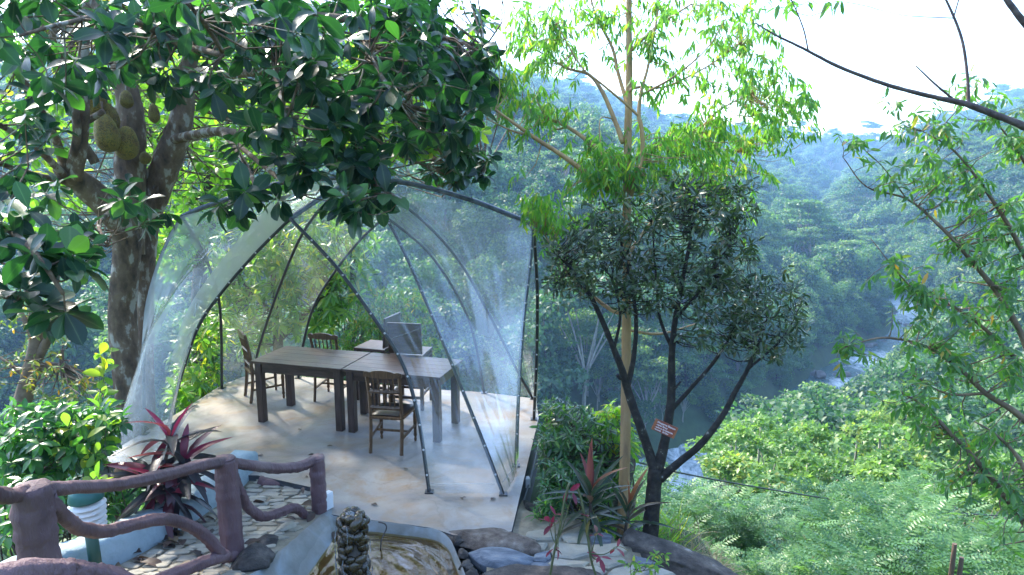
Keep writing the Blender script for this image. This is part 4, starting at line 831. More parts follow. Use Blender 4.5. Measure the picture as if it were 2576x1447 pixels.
# ------------------------------------------------------------------ leaf and bark materials
L_jack = leafmat("jackfruit leaf", [(0.0, (0.008, 0.026, 0.019)), (0.5, (0.014, 0.040, 0.022)), (0.88, (0.024, 0.062, 0.024)), (0.96, (0.07, 0.15, 0.035)), (1.0, (0.09, 0.16, 0.035))], (2.6, 4.8, 1.5), 0.22, 0.33, (0.13, 0.20, 0.08), 0.6, 0.38)
L_jackback = leafmat("backlit jackfruit leaf", [(0.0, (0.04, 0.10, 0.020)), (0.5, (0.075, 0.16, 0.025)), (0.9, (0.12, 0.21, 0.03)), (1.0, (0.2, 0.2, 0.03))], (4.2, 4.6, 2.0), 0.5, 0.35, (0.2, 0.28, 0.08), 0.4, 0.45)  # paler copy of the jackfruit leaf, backlight put into its colour
L_euc = leafmat("gum leaf", [(0.0, (0.05, 0.12, 0.038)), (0.45, (0.08, 0.175, 0.04)), (0.85, (0.125, 0.22, 0.042)), (0.98, (0.24, 0.26, 0.04))], (3.2, 3.9, 1.5), 0.5, 0.38, (0.16, 0.2, 0.08), 0.3, 0.5)
L_ebony = leafmat("ebony leaf", [(0.0, (0.022, 0.042, 0.020)), (0.6, (0.042, 0.072, 0.030)), (0.92, (0.075, 0.11, 0.04)), (1.0, (0.11, 0.08, 0.035))], (3, 4, 1.5), 0.15, 0.28, None, 0, 0.6)
L_right = leafmat("gum sapling leaf", [(0.0, (0.04, 0.10, 0.036)), (0.5, (0.06, 0.14, 0.04)), (0.9, (0.09, 0.18, 0.04)), (0.98, (0.16, 0.18, 0.04)), (1.0, (0.35, 0.15, 0.03))], (3.4, 4.2, 1.6), 0.36, 0.33, (0.15, 0.2, 0.08), 0.35, 0.5)
L_shrub = leafmat("glossy shrub leaf", [(0.0, (0.016, 0.05, 0.020)), (0.5, (0.03, 0.085, 0.026)), (0.92, (0.06, 0.14, 0.03)), (1.0, (0.12, 0.2, 0.04))], (3.6, 4.4, 1.6), 0.32, 0.28, (0.09, 0.15, 0.06), 0.3, 0.6)
L_coffee = leafmat("coffee leaf", [(0.0, (0.018, 0.07, 0.024)), (0.5, (0.03, 0.105, 0.03)), (0.9, (0.06, 0.16, 0.035)), (1.0, (0.12, 0.22, 0.04))], (3.6, 4.2, 1.8), 0.34, 0.24, (0.08, 0.16, 0.06), 0.4, 0.65)
L_lime = leafmat("lime green leaf", [(0.0, (0.07, 0.16, 0.03)), (0.6, (0.11, 0.22, 0.03)), (0.9, (0.2, 0.27, 0.03)), (1.0, (0.35, 0.28, 0.02))], (3.4, 3.6, 1.6), 0.5, 0.35, (0.2, 0.3, 0.08), 0.4)
L_yellow = leafmat("yellowing leaf", [(0.0, (0.06, 0.13, 0.03)), (0.55, (0.12, 0.19, 0.03)), (0.85, (0.28, 0.25, 0.03)), (1.0, (0.42, 0.20, 0.02))], (2.4, 2.4, 1.4), 0.4, 0.4)
L_laurel = leafmat("laurel leaf", [(0.0, (0.045, 0.11, 0.025)), (0.5, (0.08, 0.17, 0.028)), (0.85, (0.14, 0.22, 0.03)), (0.95, (0.32, 0.27, 0.03))], (3.6, 3.8, 1.6), 0.45, 0.33, (0.2, 0.26, 0.08), 0.3)
L_feather = leafmat("feathery leaf", [(0.0, (0.05, 0.13, 0.025)), (0.6, (0.09, 0.19, 0.03)), (0.88, (0.2, 0.22, 0.04)), (1.0, (0.34, 0.16, 0.05))], (3.2, 3.6, 1.6), 0.45, 0.4)
L_fern = leafmat("pinnate pale green leaf", [(0.0, (0.04, 0.115, 0.038)), (0.5, (0.08, 0.18, 0.05)), (1.0, (0.14, 0.25, 0.065))], (2.8, 3.0, 1.8), 0.28, 0.4)
L_cord = leafmat("purple cordyline leaf", [(0.0, (0.022, 0.026, 0.026)), (0.7, (0.034, 0.03, 0.036)), (0.86, (0.085, 0.018, 0.028)), (0.95, (0.22, 0.022, 0.05)), (1.0, (0.18, 0.035, 0.03))], (2.0, 2.0, 2.2), 0.35, 0.28, (0.20, 0.05, 0.06), 0.3, 0.6)
L_cord2 = leafmat("green bronze cordyline leaf", [(0.0, (0.02, 0.045, 0.030)), (0.6, (0.04, 0.07, 0.04)), (0.85, (0.07, 0.06, 0.04)), (1.0, (0.12, 0.05, 0.045))], (2.6, 2.6, 1.8), 0.35, 0.3, (0.18, 0.05, 0.06), 0.3, 0.55)
L_rose = leafmat("dark red young leaf", [(0.0, (0.10, 0.015, 0.03)), (0.7, (0.20, 0.02, 0.045)), (1.0, (0.09, 0.14, 0.03))], (2.0, 2.0, 2.0), 0.4, 0.35)
L_dead = leafmat("dead brown leaf", [(0.0, (0.035, 0.022, 0.018)), (0.5, (0.08, 0.048, 0.035)), (0.8, (0.13, 0.085, 0.05)), (1.0, (0.22, 0.15, 0.08))], (1.5, 1.5, 1.5), 0.15, 0.6)
B_jack = mat("mottled jackfruit bark", [(0.30, (0.03, 0.023, 0.018)), (0.42, (0.125, 0.08, 0.05)), (0.55, (0.22, 0.15, 0.095)), (0.61, (0.48, 0.45, 0.38))], 8, 0.9, 1.0, 16, 0.03, kind="World", stretch=(1, 1, .55), stops2=[(0.40, (0.02, 0.017, 0.015)), (0.54, (0.15, 0.105, 0.072)), (0.66, (0.26, 0.22, 0.17))], scale2=2.2, mix2=0.32)
B_grey = mat("grey brown twig bark", [(0.3, (0.035, 0.026, 0.02)), (0.55, (0.075, 0.055, 0.042)), (0.75, (0.14, 0.115, 0.09))], 12, 0.85, 0.7, 40, 0.01, kind="World")
B_euc = mat("peeling tan gum bark", [(0.28, (0.16, 0.095, 0.05)), (0.5, (0.38, 0.235, 0.105)), (0.7, (0.50, 0.34, 0.17))], 3.5, 0.65, 0.5, 18, 0.01, kind="World", stretch=(4, 4, .5), stops2=[(0.4, (0.30, 0.19, 0.10)), (0.6, (0.48, 0.29, 0.115))], scale2=1.4)
B_ebony = mat("black lichened ebony bark", [(0.3, (0.008, 0.007, 0.006)), (0.52, (0.024, 0.02, 0.017)), (0.655, (0.045, 0.04, 0.032)), (0.70, (0.24, 0.24, 0.21))], 15, 0.85, 0.9, 34, 0.012, kind="World")
B_right = mat("warm brown gum sapling bark", [(0.3, (0.09, 0.06, 0.04)), (0.55, (0.18, 0.125, 0.08)), (0.75, (0.28, 0.20, 0.13))], 8, 0.75, 0.5, 30, 0.008, kind="World")
B_bare = mat("bare grey branch bark", [(0.3, (0.05, 0.035, 0.035)), (0.55, (0.11, 0.08, 0.075)), (0.75, (0.17, 0.14, 0.125))], 14, 0.8, 0.8, 40, 0.01, kind="World")
B_green = mat("green stem", [(0.3, (0.06, 0.075, 0.03)), (0.7, (0.12, 0.12, 0.05))], 10, 0.6, 0.2, 30)

# ------------------------------------------------------------------ jackfruit tree
jw = limbs([
    [(345, 1110, 8.3, .20), (326, 960, 8.2, .17), (308, 800, 8.1, .155), (315, 690, 8.0, .15), (318, 600, 7.9, .15), (280, 530, 7.7, .155), (215, 470, 7.5, .135), (165, 432, 7.3, .11), (150, 412, 7.25, .07)],
    [(362, 1110, 8.6, .14), (366, 900, 8.6, .10), (366, 760, 8.6, .10), (360, 640, 8.5, .15), (372, 540, 8.5, .17), (415, 420, 8.4, .17), (455, 310, 8.3, .14), (470, 190, 8.2, .10), (500, 60, 8, .07), (520, -80, 8, .05)],
    [(330, 640, 8.2, .15), (328, 420, 8.15, .17), (330, 300, 8.1, .15), (310, 190, 8, .12), (280, 90, 7.9, .09), (225, 0, 7.8, .08), (190, -90, 7.7, .07)],
    [(165, 440, 7.3, .05), (140, 350, 7, .042), (70, 225, 6.6, .04), (20, 130, 6.3, .035), (-60, 10, 6, .03)],
    [(172, 440, 7.3, .05), (195, 330, 7, .042), (165, 190, 6.8, .036), (130, 60, 6.5, .03), (100, -60, 6.3, .025)],
    [(190, 450, 7.3, .065), (208, 330, 7.1, .06), (212, 120, 6.9, .05), (222, -50, 6.8, .045)],
    [(160, 440, 7.2, .04), (90, 370, 6.8, .032), (0, 315, 6.3, .026), (-80, 280, 6, .02)],
    [(175, 460, 7.4, .035), (60, 432, 6.6, .026), (-60, 390, 6, .02)],
    [(240, 410, 7.3, .05), (200, 330, 7.2, .04), (260, 280, 7.1, .03)],
    [(440, 350, 8.2, .06), (560, 330, 7.6, .045), (700, 365, 6.8, .032), (850, 405, 5.8, .022), (950, 470, 5.0, .014), (1010, 500, 4.8, .008)],
    [(465, 230, 8.1, .055), (640, 180, 7.2, .045), (820, 210, 6.7, .035), (1000, 260, 6.8, .028), (1150, 300, 7.2, .016)],
    [(495, 70, 8, .05), (750, 40, 6.5, .04), (1000, 70, 6.3, .03), (1220, 120, 7, .018)],
    [(560, 332, 7.6, .03), (610, 400, 6.6, .022), (640, 470, 5.4, .014), (600, 500, 4.8, .008)],
    [(560, 332, 7.6, .03), (690, 440, 6.2, .02), (760, 490, 5, .012)],
    [(820, 212, 6.7, .025), (960, 360, 6.6, .016), (1120, 440, 7.0, .01)],
    [(700, 60, 6.6, .035), (690, 160, 5.6, .022), (720, 300, 4.8, .013)],
    [(900, 60, 6.4, .03), (940, 160, 5.4, .02), (1000, 250, 5.0, .012)],
    [(318, 130, 7.9, .05), (360, 60, 6.6, .04), (430, 100, 5.4, .03), (560, 140, 4.6, .018)],
    [(-260, 380, 5.2, .04), (-120, 500, 4.5, .032), (10, 570, 3.7, .02), (90, 640, 3.35, .014), (160, 740, 3.35, .009)],
    [(-120, 500, 4.5, .02), (-60, 700, 3.8, .012), (40, 760, 3.5, .008)],
    [(300, 520, 7.6, .03), (250, 560, 6.5, .02), (270, 620, 5.6, .01)],
    [(1000, 260, 6.8, .022), (1080, 340, 7.8, .016), (1150, 440, 8.6, .01), (1215, 440, 8.8, .005)],
    [(560, 130, 4.6, .018), (500, 40, 4.3, .014), (430, -30, 4.2, .01)],
    [(430, 100, 5.4, .028), (300, 40, 4.8, .02), (160, 60, 4.2, .014), (50, 90, 3.9, .008)],
], 6)
tips = blob_tips([
    (120, 50, 190, 90, 3.7, 6, 20), (60, 190, 120, 90, 3.9, 6.3, 10), (400, 60, 180, 100, 3.9, 7, 24), (640, 100, 200, 130, 3.8, 7, 36), (900, 110, 210, 140, 4.6, 7.6, 46),
    (1110, 110, 140, 120, 5.6, 8, 40), (1180, 190, 80, 80, 6.2, 8, 18), (1030, 270, 190, 90, 5.2, 7.6, 34), (780, 270, 170, 90, 4.4, 7, 26), (660, 350, 70, 50, 4.2, 5.4, 6), (620, 200, 150, 80, 4.4, 6.5, 14),
    (640, 492, 80, 18, 4.5, 4.9, 4), (780, 430, 70, 36, 4.4, 5.2, 5), (890, 500, 60, 34, 4.5, 5.0, 6), (590, 515, 60, 20, 4.5, 4.9, 3), (870, 430, 70, 30, 4.6, 5.6, 6), (960, 500, 50, 20, 4.7, 5.2, 3), (960, 410, 90, 30, 4.8, 6.4, 7), (850, 370, 110, 44, 4.8, 6.4, 9), (1110, 370, 90, 40, 6.2, 7.4, 12),
    (50, 330, 90, 80, 4.6, 6.4, 7), (270, 170, 90, 50, 4.4, 6.4, 6), (400, 230, 60, 50, 5.0, 6.6, 4), (30, 560, 60, 50, 3.4, 3.8, 4), (140, 660, 100, 44, 3.25, 3.6, 5), (165, 780, 60, 26, 3.35, 3.5, 2), (30, 740, 50, 36, 3.4, 3.7, 3),
    (240, 590, 90, 50, 4.6, 5.6, 6), (330, 500, 60, 60, 5.2, 6.4, 5), (60, 460, 80, 40, 4.8, 6.2, 5), (400, 560, 40, 30, 5.8, 6.4, 3), (1140, 435, 70, 24, 8.2, 9, 9), (1210, 415, 45, 34, 8.4, 9, 8), (560, 50, 260, 70, 5, 7.5, 24), (1000, 180, 160, 110, 6, 8, 26)])
jack = plant("jackfruit_tree", "big leaning jackfruit tree with mottled forked trunk and dark glossy leaves", "tree", jw[0][0, :3] - [0, 0, 0.2], jw, tips, "jack", 9, 0.178, L_jack, B_jack, spread=(35, 105), droop=0.35, up=0.9, twig_r=0.007, jit=0.45, outward=0.55, sides=14, bark=0.05)
# the tree's inner leaves further back; higher unseen ones added to shade the pool
tips2 = blob_tips([(640, 60, 620, 120, 8.5, 12, 90), (1000, 230, 260, 170, 8, 9.5, 60), (560, 300, 300, 160, 9, 12, 60), (150, 200, 170, 200, 8.5, 11.5, 34), (900, 350, 240, 60, 7.5, 10.5, 26), (120, 520, 130, 90, 8, 10.5, 12), (110, 260, 200, 240, 9, 12, 56), (420, 330, 130, 120, 10, 12, 40), (350, -260, 600, 230, 8, 12.5, 170), (1000, -150, 250, 120, 7.5, 10, 40)])
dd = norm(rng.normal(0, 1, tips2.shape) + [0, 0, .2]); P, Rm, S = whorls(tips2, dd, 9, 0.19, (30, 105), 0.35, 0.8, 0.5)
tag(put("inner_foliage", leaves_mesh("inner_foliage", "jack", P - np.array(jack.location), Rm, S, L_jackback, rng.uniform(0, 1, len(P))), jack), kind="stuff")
j0 = np.concatenate(jw); dj = np.linalg.norm(tips2[:, None] - j0[None, :, :3], axis=2).argmin(1)
V, Q = twig_mesh("twigs", j0[dj, :3] - np.array(jack.location), tips2 - np.array(jack.location), np.full(len(tips2), .012), 0.003, B_jack); tag(put("twigs", fastmesh("twigs", V, Q, B_jack), jack), kind="stuff")
M_fruit, t, p, o = new_mat("jackfruit skin"); c = coords(t); vo = N(t, "ShaderNodeTexVoronoi"); vo.inputs["Scale"].default_value = 26; t.links.new(c, vo.inputs["Vector"])
cc = ramp(t, vo.outputs["Distance"], [(0.0, (0.46, 0.34, 0.05)), (0.45, (0.34, 0.26, 0.04)), (0.8, (0.15, 0.14, 0.03))]); st = ramp(t, noise(t, c, 3, 4), [(0.4, (1, 1, 1)), (0.7, (0.62, 0.45, 0.4))]); t.links.new(mixc(t, 1.0, cc, st, 'MULTIPLY'), p.inputs["Base Color"]); p.inputs["Roughness"].default_value = 0.6
inv = N(t, "ShaderNodeMath", operation='SUBTRACT'); inv.inputs[0].default_value = 1.0; t.links.new(vo.outputs["Distance"], inv.inputs[1]); t.links.new(bump(t, inv.outputs[0], 1.0, 0.02), p.inputs["Normal"])
def fruit(px, py, d, w_, h_, tilt=0.0, parent=jack):
    bm = bmesh.new(); bmesh.ops.create_icosphere(bm, subdivisions=4, radius=0.5)
    for v in bm.verts:
        q = v.co; k = 1 + 0.10 * sin(q.z * 6 + px) * .4 + 0.05 * sin(q.x * 9 + py); q.x *= k * (1 - 0.25 * q.z); q.y *= k * (1 - 0.25 * q.z)
        q *= 1 + 0.012 * sin(q.x * 60) * sin(q.y * 60 + 1) * sin(q.z * 60)
    for f in bm.faces: f.smooth = True
    me = bpy.data.meshes.new("jackfruit"); bm.to_mesh(me); bm.free(); me.materials.append(M_fruit)
    c_ = Wd(px, py, d); o_ = put("jackfruit", me, parent, Matrix.Translation(Vector(c_) - parent.location) @ Matrix.Rotation(tilt, 4, 'Y') @ Matrix.Diagonal((w_, w_, h_, 1)))
    mb = MB(); mb.tube(spline([(0, 0, 0.48), (0.03, 0, 0.62), (0.0, 0.06, 0.8)], 4), 0.05, 6); mb.build("stalk", B_jack, o_, True); return o_
fruit(240, 258, 7.55, .21, .34, .15); fruit(272, 300, 7.7, .22, .36); fruit(268, 335, 7.5, .27, .42, -.1); fruit(318, 360, 7.75, .27, .38, .1); fruit(387, 285, 7.9, .13, .22); fruit(318, 250, 7.7, .14, .2); fruit(365, 398, 8.0, .13, .15); fruit(205, 235, 7.4, .16, .26)
lowjack = thing("low_jackfruit_stem", "knobbly stem under the platform corner bearing one low jackfruit", "tree", tuple(Wd(292, 1330, 6.9)))
lj = spline([Wd(300, 1340, 6.9), Wd(304, 1260, 6.9), Wd(298, 1200, 6.95), Wd(300, 1185, 7.0)], 5); mb = MB(); mb.tube(lj - np.array(lowjack.location), [.05] * len(lj), 9, .1); mb.build("trunk", B_jack, lowjack, True); fruit(282, 1228, 6.75, .24, .22, .1, lowjack)

# ------------------------------------------------------------------ tall gum tree
D = 6.45
ew = limbs([
    [(1566, 1368, D, .062), (1570, 1250, D, .055), (1575, 1000, D, .048), (1577, 700, D, .043), (1578, 480, D, .040), (1580, 330, D, .037), (1583, 200, D, .033), (1582, 0, D, .028), (1582, -160, D, .028)],
    [(1572, 500, D, .03), (1505, 457, 6.3, .026), (1420, 395, 6.2, .022), (1335, 340, 6.1, .018), (1246, 276, 6.0, .010)], [(1335, 340, 6.1, .014), (1290, 330, 6.2, .01), (1225, 300, 6.3, .005)],
    [(1577, 430, D, .028), (1505, 374, 6.6, .023), (1424, 318, 6.8, .018), (1341, 282, 7, .014), (1266, 226, 7.1, .007)], [(1424, 318, 6.8, .012), (1400, 325, 6.9, .01), (1375, 300, 7, .008), (1345, 240, 7.1, .005)],
    [(1568, 360, D, .026), (1545, 300, 6.5, .022), (1514, 229, 6.6, .02), (1480, 187, 6.7, .016), (1425, 171, 6.8, .012), (1340, 120, 6.9, .007)],
    [(1582, 510, D, .026), (1602, 440, 6.3, .024), (1616, 385, 6.25, .022), (1614, 323, 6.2, .02), (1607, 290, 6.2, .018), (1613, 230, 6.2, .016), (1630, 168, 6.2, .013), (1650, 60, 6.2, .009), (1665, -60, 6.2, .006)],
    [(1607, 293, 6.2, .013), (1572, 260, 6.15, .012), (1508, 207, 6.1, .010), (1460, 165, 6.1, .008), (1400, 60, 6.1, .005)],
    [(1583, 240, D, .018), (1590, 224, 6.4, .016), (1619, 219, 6.4, .014), (1675, 218, 6.5, .011), (1775, 170, 6.6, .008), (1860, 110, 6.7, .005)],
    [(1580, 270, D, .02), (1555, 184, 6.6, .018), (1540, 120, 6.7, .015), (1500, 40, 6.8, .012), (1470, -60, 6.9, .008)],
    [(1600, 400, D, .02), (1650, 370, 6.6, .017), (1708, 346, 6.7, .015), (1761, 323, 6.8, .013), (1811, 276, 6.9, .010), (1890, 235, 7.0, .005)],
    [(1612, 240, 6.2, .012), (1700, 190, 6.0, .009), (1780, 120, 5.9, .006), (1830, 40, 5.9, .004)],
    [(1585, 130, D, .018), (1650, 70, 6.5, .013), (1740, 10, 6.6, .008)],
    [(1580, 640, D, .02), (1640, 560, 6.8, .017), (1720, 490, 7.0, .014), (1790, 440, 7.1, .010), (1850, 380, 7.2, .006)],
    [(1575, 790, D, .022), (1530, 775, 6.6, .02), (1440, 700, 6.7, .015), (1400, 640, 6.8, .012), (1370, 590, 6.9, .008)],
    [(1576, 830, D, .016), (1660, 840, 6.7, .012), (1750, 815, 6.9, .007)],
    [(1545, 300, 6.5, .006), (1510, 300, 6.3, .005), (1512, 380, 6.2, .004), (1520, 440, 6.1, .003)],
], 6)
tips = blob_tips([(1330, 110, 110, 110, 6, 7.2, 52), (1300, 240, 70, 60, 6, 7.2, 22), (1300, 330, 56, 50, 6, 7, 9), (1380, 250, 90, 60, 6, 7, 14), (1470, 70, 110, 80, 6.1, 7, 30), (1600, 40, 90, 60, 6.2, 6.8, 14), (1700, 80, 110, 90, 6, 7, 34),
                  (1830, 60, 90, 70, 6, 7.2, 30), (1900, 130, 80, 80, 6.2, 7.2, 28), (1950, 240, 110, 80, 6.4, 7.3, 42), (1840, 240, 100, 60, 6.2, 7.2, 18), (1690, 260, 80, 70, 6.1, 6.8, 14), (1530, 410, 70, 55, 6.0, 6.7, 34), (1500, 460, 50, 30, 6, 6.5, 10), (1640, 400, 80, 56, 6.0, 6.7, 20),
                  (1770, 365, 110, 60, 6.2, 7.1, 44), (1890, 330, 110, 60, 6.4, 7.3, 34), (1990, 310, 80, 50, 6.6, 7.3, 20), (1340, 520, 56, 50, 6.5, 7.1, 24), (1440, 545, 70, 26, 6.4, 7, 14), (1790, 460, 80, 60, 6.5, 7.1, 24), (1900, 460, 60, 40, 6.6, 7.2, 10), (1450, 400, 50, 40, 6.2, 6.8, 8), (1400, 620, 40, 40, 6.7, 7, 5), (1420, 480, 30, 30, 6.2, 6.8, 4), (1870, 560, 50, 60, 6.8, 7.3, 8), (1560, 410, 80, 50, 6.0, 6.6, 14), (1520, 480, 60, 30, 6.0, 6.6, 6), (1650, 440, 60, 50, 6.0, 6.7, 10), (1770, 400, 90, 50, 6.2, 7, 20)])
tips = np.concatenate([tips, tips[rng.integers(0, len(tips), len(tips) // 6)] + rng.normal(0, .16, (len(tips) // 6, 3))])
plant("gum_tree", "tall slender gum tree with tan trunk and drooping lime green leaves", "tree", ew[0][0, :3] - [0, 0, 0.15], ew, tips, "lance", 12, 0.110, L_euc, B_euc, spread=(25, 110), droop=1.7, up=0.3, run=2.2, twig_r=0.0035, jit=0.7, outward=0.5, gravity=-0.25)

# ------------------------------------------------------------------ ebony tree
D = 5.95
bw_ = limbs([
    [(1634, 1400, D, .075), (1640, 1290, D, .068), (1646, 1220, D, .066), (1650, 1180, D, .062)],
    [(1650, 1200, D, .05), (1634, 1140, D, .042), (1606, 1060, 5.9, .038), (1580, 985, 5.9, .036), (1568, 940, 5.85, .032), (1545, 880, 5.8, .026), (1512, 800, 5.75, .022), (1480, 735, 5.7, .018), (1440, 680, 5.65, .012), (1400, 640, 5.6, .007)],
    [(1578, 975, 5.9, .026), (1594, 900, 5.95, .022), (1600, 800, 6, .018), (1585, 700, 6.05, .014), (1560, 600, 6.1, .009)],
    [(1654, 1185, D, .05), (1672, 1110, D, .042), (1688, 1010, D, .038), (1690, 900, D, .03), (1698, 810, 5.9, .024), (1718, 700, 5.9, .018), (1740, 580, 5.85, .012), (1750, 480, 5.85, .006)],
    [(1660, 1205, D, .042), (1700, 1170, 5.9, .034), (1760, 1120, 5.85, .03), (1815, 1050, 5.8, .026), (1850, 985, 5.8, .022), (1880, 930, 5.75, .018), (1910, 860, 5.7, .012), (1930, 800, 5.7, .007)],
    [(1690, 1030, D, .022), (1740, 975, 6, .018), (1800, 905, 6.05, .015), (1850, 820, 6.1, .011), (1890, 740, 6.1, .007)],
    [(1880, 930, 5.75, .012), (1960, 860, 5.7, .009), (2000, 800, 5.7, .005)],
    [(1692, 880, D, .018), (1660, 800, 6.05, .014), (1650, 690, 6.1, .01), (1640, 560, 6.1, .006)], [(1700, 800, 5.9, .016), (1770, 720, 5.8, .012), (1830, 620, 5.8, .008)], [(1545, 880, 5.8, .014), (1560, 790, 5.7, .012), (1540, 700, 5.7, .008)],
    [(1574, 955, 5.9, .018), (1560, 952, 5.85, .016), (1553, 944, 5.82, .014)], [(1690, 985, D, .014), (1700, 975, 5.9, .011), (1712, 960, 5.88, .008)],
], 6)
tips = blob_tips([(1440, 660, 85, 100, 5.3, 6.1, 46), (1520, 620, 110, 120, 5.3, 6.4, 78), (1640, 600, 120, 130, 5.4, 6.6, 96), (1745, 570, 105, 120, 5.4, 6.5, 80), (1830, 600, 85, 125, 5.5, 6.4, 64), (1580, 720, 130, 75, 5.4, 6.4, 46), (1720, 720, 130, 75, 5.4, 6.5, 48), (1840, 740, 110, 90, 5.4, 6.3, 56), (1940, 790, 95, 105, 5.3, 6.2, 62), (1920, 865, 100, 50, 5.3, 6.2, 28), (1800, 830, 110, 60, 5.5, 6.3, 28), (1740, 465, 70, 45, 5.6, 6.2, 16), (1870, 490, 45, 60, 5.7, 6.2, 16)])
plant("ebony_tree", "dark ebony tree with black forked trunk and small leathery leaves bearing a name board", "tree", bw_[0][0, :3] - [0, 0, 0.12], bw_, tips, "narrow", 9, 0.084, L_ebony, B_ebony, spread=(25, 100), droop=0.2, up=0.8, run=1.2, twig_r=0.004, jit=0.7, outward=0.7)

# ------------------------------------------------------------------ gum sapling at the edge, and the bare branch
rw = limbs([
    [(2680, 1500, 5.2, .06), (2590, 1335, 5.2, .03), (2530, 1250, 5.2, .026), (2470, 1175, 5.2, .022), (2390, 1090, 5.2, .017), (2330, 1025, 5.2, .012), (2270, 990, 5.2, .006)],
    [(2690, 1420, 5.3, .05), (2650, 1150, 5.3, .035), (2570, 1050, 5.3, .026), (2480, 990, 5.3, .02), (2400, 915, 5.3, .015), (2320, 868, 5.3, .011), (2220, 850, 5.3, .008), (2130, 872, 5.3, .004)],
    [(2690, 1300, 5.5, .04), (2610, 950, 5.4, .028), (2530, 770, 5.4, .022), (2430, 640, 5.4, .017), (2360, 565, 5.4, .013), (2280, 500, 5.5, .009), (2180, 470, 5.5, .006), (2120, 395, 5.5, .003)],
    [(2680, 1100, 5.5, .03), (2640, 800, 5.5, .022), (2560, 610, 5.5, .018), (2480, 480, 5.5, .013), (2400, 380, 5.5, .008), (2320, 330, 5.5, .004)],
    [(2600, 950, 5.4, .018), (2480, 830, 5.4, .014), (2380, 760, 5.4, .010), (2290, 720, 5.4, .006), (2190, 600, 5.4, .003)],
    [(2660, 700, 5.5, .022), (2620, 500, 5.5, .016), (2560, 380, 5.5, .010), (2500, 300, 5.5, .005)],
    [(2480, 990, 5.3, .012), (2380, 990, 5.3, .009), (2290, 940, 5.3, .004)],
    [(2280, 500, 5.5, .006), (2220, 420, 5.5, .004), (2160, 365, 5.5, .003)],
    [(2610, 1250, 5.0, .02), (2560, 1150, 5.0, .016), (2500, 1090, 5.0, .01), (2450, 1060, 5.0, .005)],
], 6)
tips = blob_tips([(2320, 320, 90, 36, 5.2, 5.8, 12), (2450, 255, 100, 56, 5.2, 5.8, 18), (2550, 330, 60, 80, 5.2, 5.8, 14), (2130, 352, 50, 16, 5.3, 5.7, 6), (2300, 435, 120, 40, 5.2, 5.8, 18), (2430, 470, 100, 60, 5.2, 5.8, 20), (2530, 545, 60, 70, 5.1, 5.8, 18), (2320, 690, 90, 56, 5.2, 5.7, 15), (2450, 610, 100, 70, 5.1, 5.7, 20), (2545, 720, 50, 80, 5.0, 5.6, 18), (2290, 750, 60, 40, 5.2, 5.6, 8), (2420, 780, 120, 80, 5.1, 5.7, 26), (2130, 850, 46, 26, 5.2, 5.4, 6), (2350, 890, 100, 50, 5.1, 5.5, 16), (2480, 930, 110, 80, 5.0, 5.6, 24), (2300, 1010, 70, 46, 5.1, 5.5, 10), (2400, 1080, 110, 60, 5.0, 5.5, 16), (2510, 1150, 80, 90, 4.9, 5.4, 20), (2540, 1280, 50, 80, 4.8, 5.3, 12), (2380, 1180, 80, 50, 5.0, 5.4, 8)])
tips = np.concatenate([tips, tips[rng.integers(0, len(tips), len(tips) // 4)] + rng.normal(0, .13, (len(tips) // 4, 3))])
plant("gum_sapling", "leaning many stemmed gum sapling fanning up from outside the frame", "tree", rw[0][0, :3] - [0, 0, 0.1], rw, tips, "narrow", 9, 0.098, L_right, B_right, spread=(30, 100), droop=0.75, up=0.7, run=1.3, twig_r=0.0045, jit=0.5, outward=0.5)
nw = limbs([
    [(2960, 1600, 5.5, .12), (2900, 900, 5.2, .09), (2760, 480, 5.1, .06), (2640, 355, 5.0, .034), (2576, 318, 5.0, .028), (2500, 288, 5.0, .025), (2430, 262, 5.0, .022), (2330, 240, 5.0, .016), (2220, 210, 5.0, .014), (2110, 168, 5.0, .012), (2020, 122, 5.0, .0095), (1950, 88, 5.0, .007), (1900, 58, 5.0, .004)],
    [(2436, 266, 5.0, .013), (2434, 200, 5.0, .011), (2422, 110, 5.0, .010), (2398, 40, 5.0, .009), (2360, -40, 5.0, .006)],
    [(2400, 252, 5.0, .009), (2350, 210, 5.0, .007), (2303, 165, 5.0, .004)], [(2033, 128, 5.0, .006), (2020, 70, 5.0, .005), (1990, 0, 5.0, .004), (1960, -40, 5, .003)],
    [(2398, 46, 5.0, .004), (2310, 42, 5.0, .003), (2270, 38, 5.0, .002), (2210, 25, 5.0, .001)], [(2400, 40, 5.0, .005), (2420, -30, 5.0, .004)],
    [(2770, 500, 5.1, .05), (2720, 270, 4.9, .04), (2640, 130, 4.8, .03), (2570, 50, 4.8, .022), (2510, -30, 4.8, .018)], [(2270, 38, 5.0, .0015), (2230, 55, 5.0, .001)]], 6)
tips = blob_tips([(2000, 8, 50, 12, 4.9, 5.1, 4), (2100, 10, 30, 10, 4.9, 5.1, 2)])
plant("bare_branched_tree", "almost leafless thorny branch reaching across the white sky", "tree", nw[0][0, :3] - [0, 0, 0.1], nw, tips, "narrow", 5, 0.12, L_right, B_bare, droop=0.8, bark=0.10)

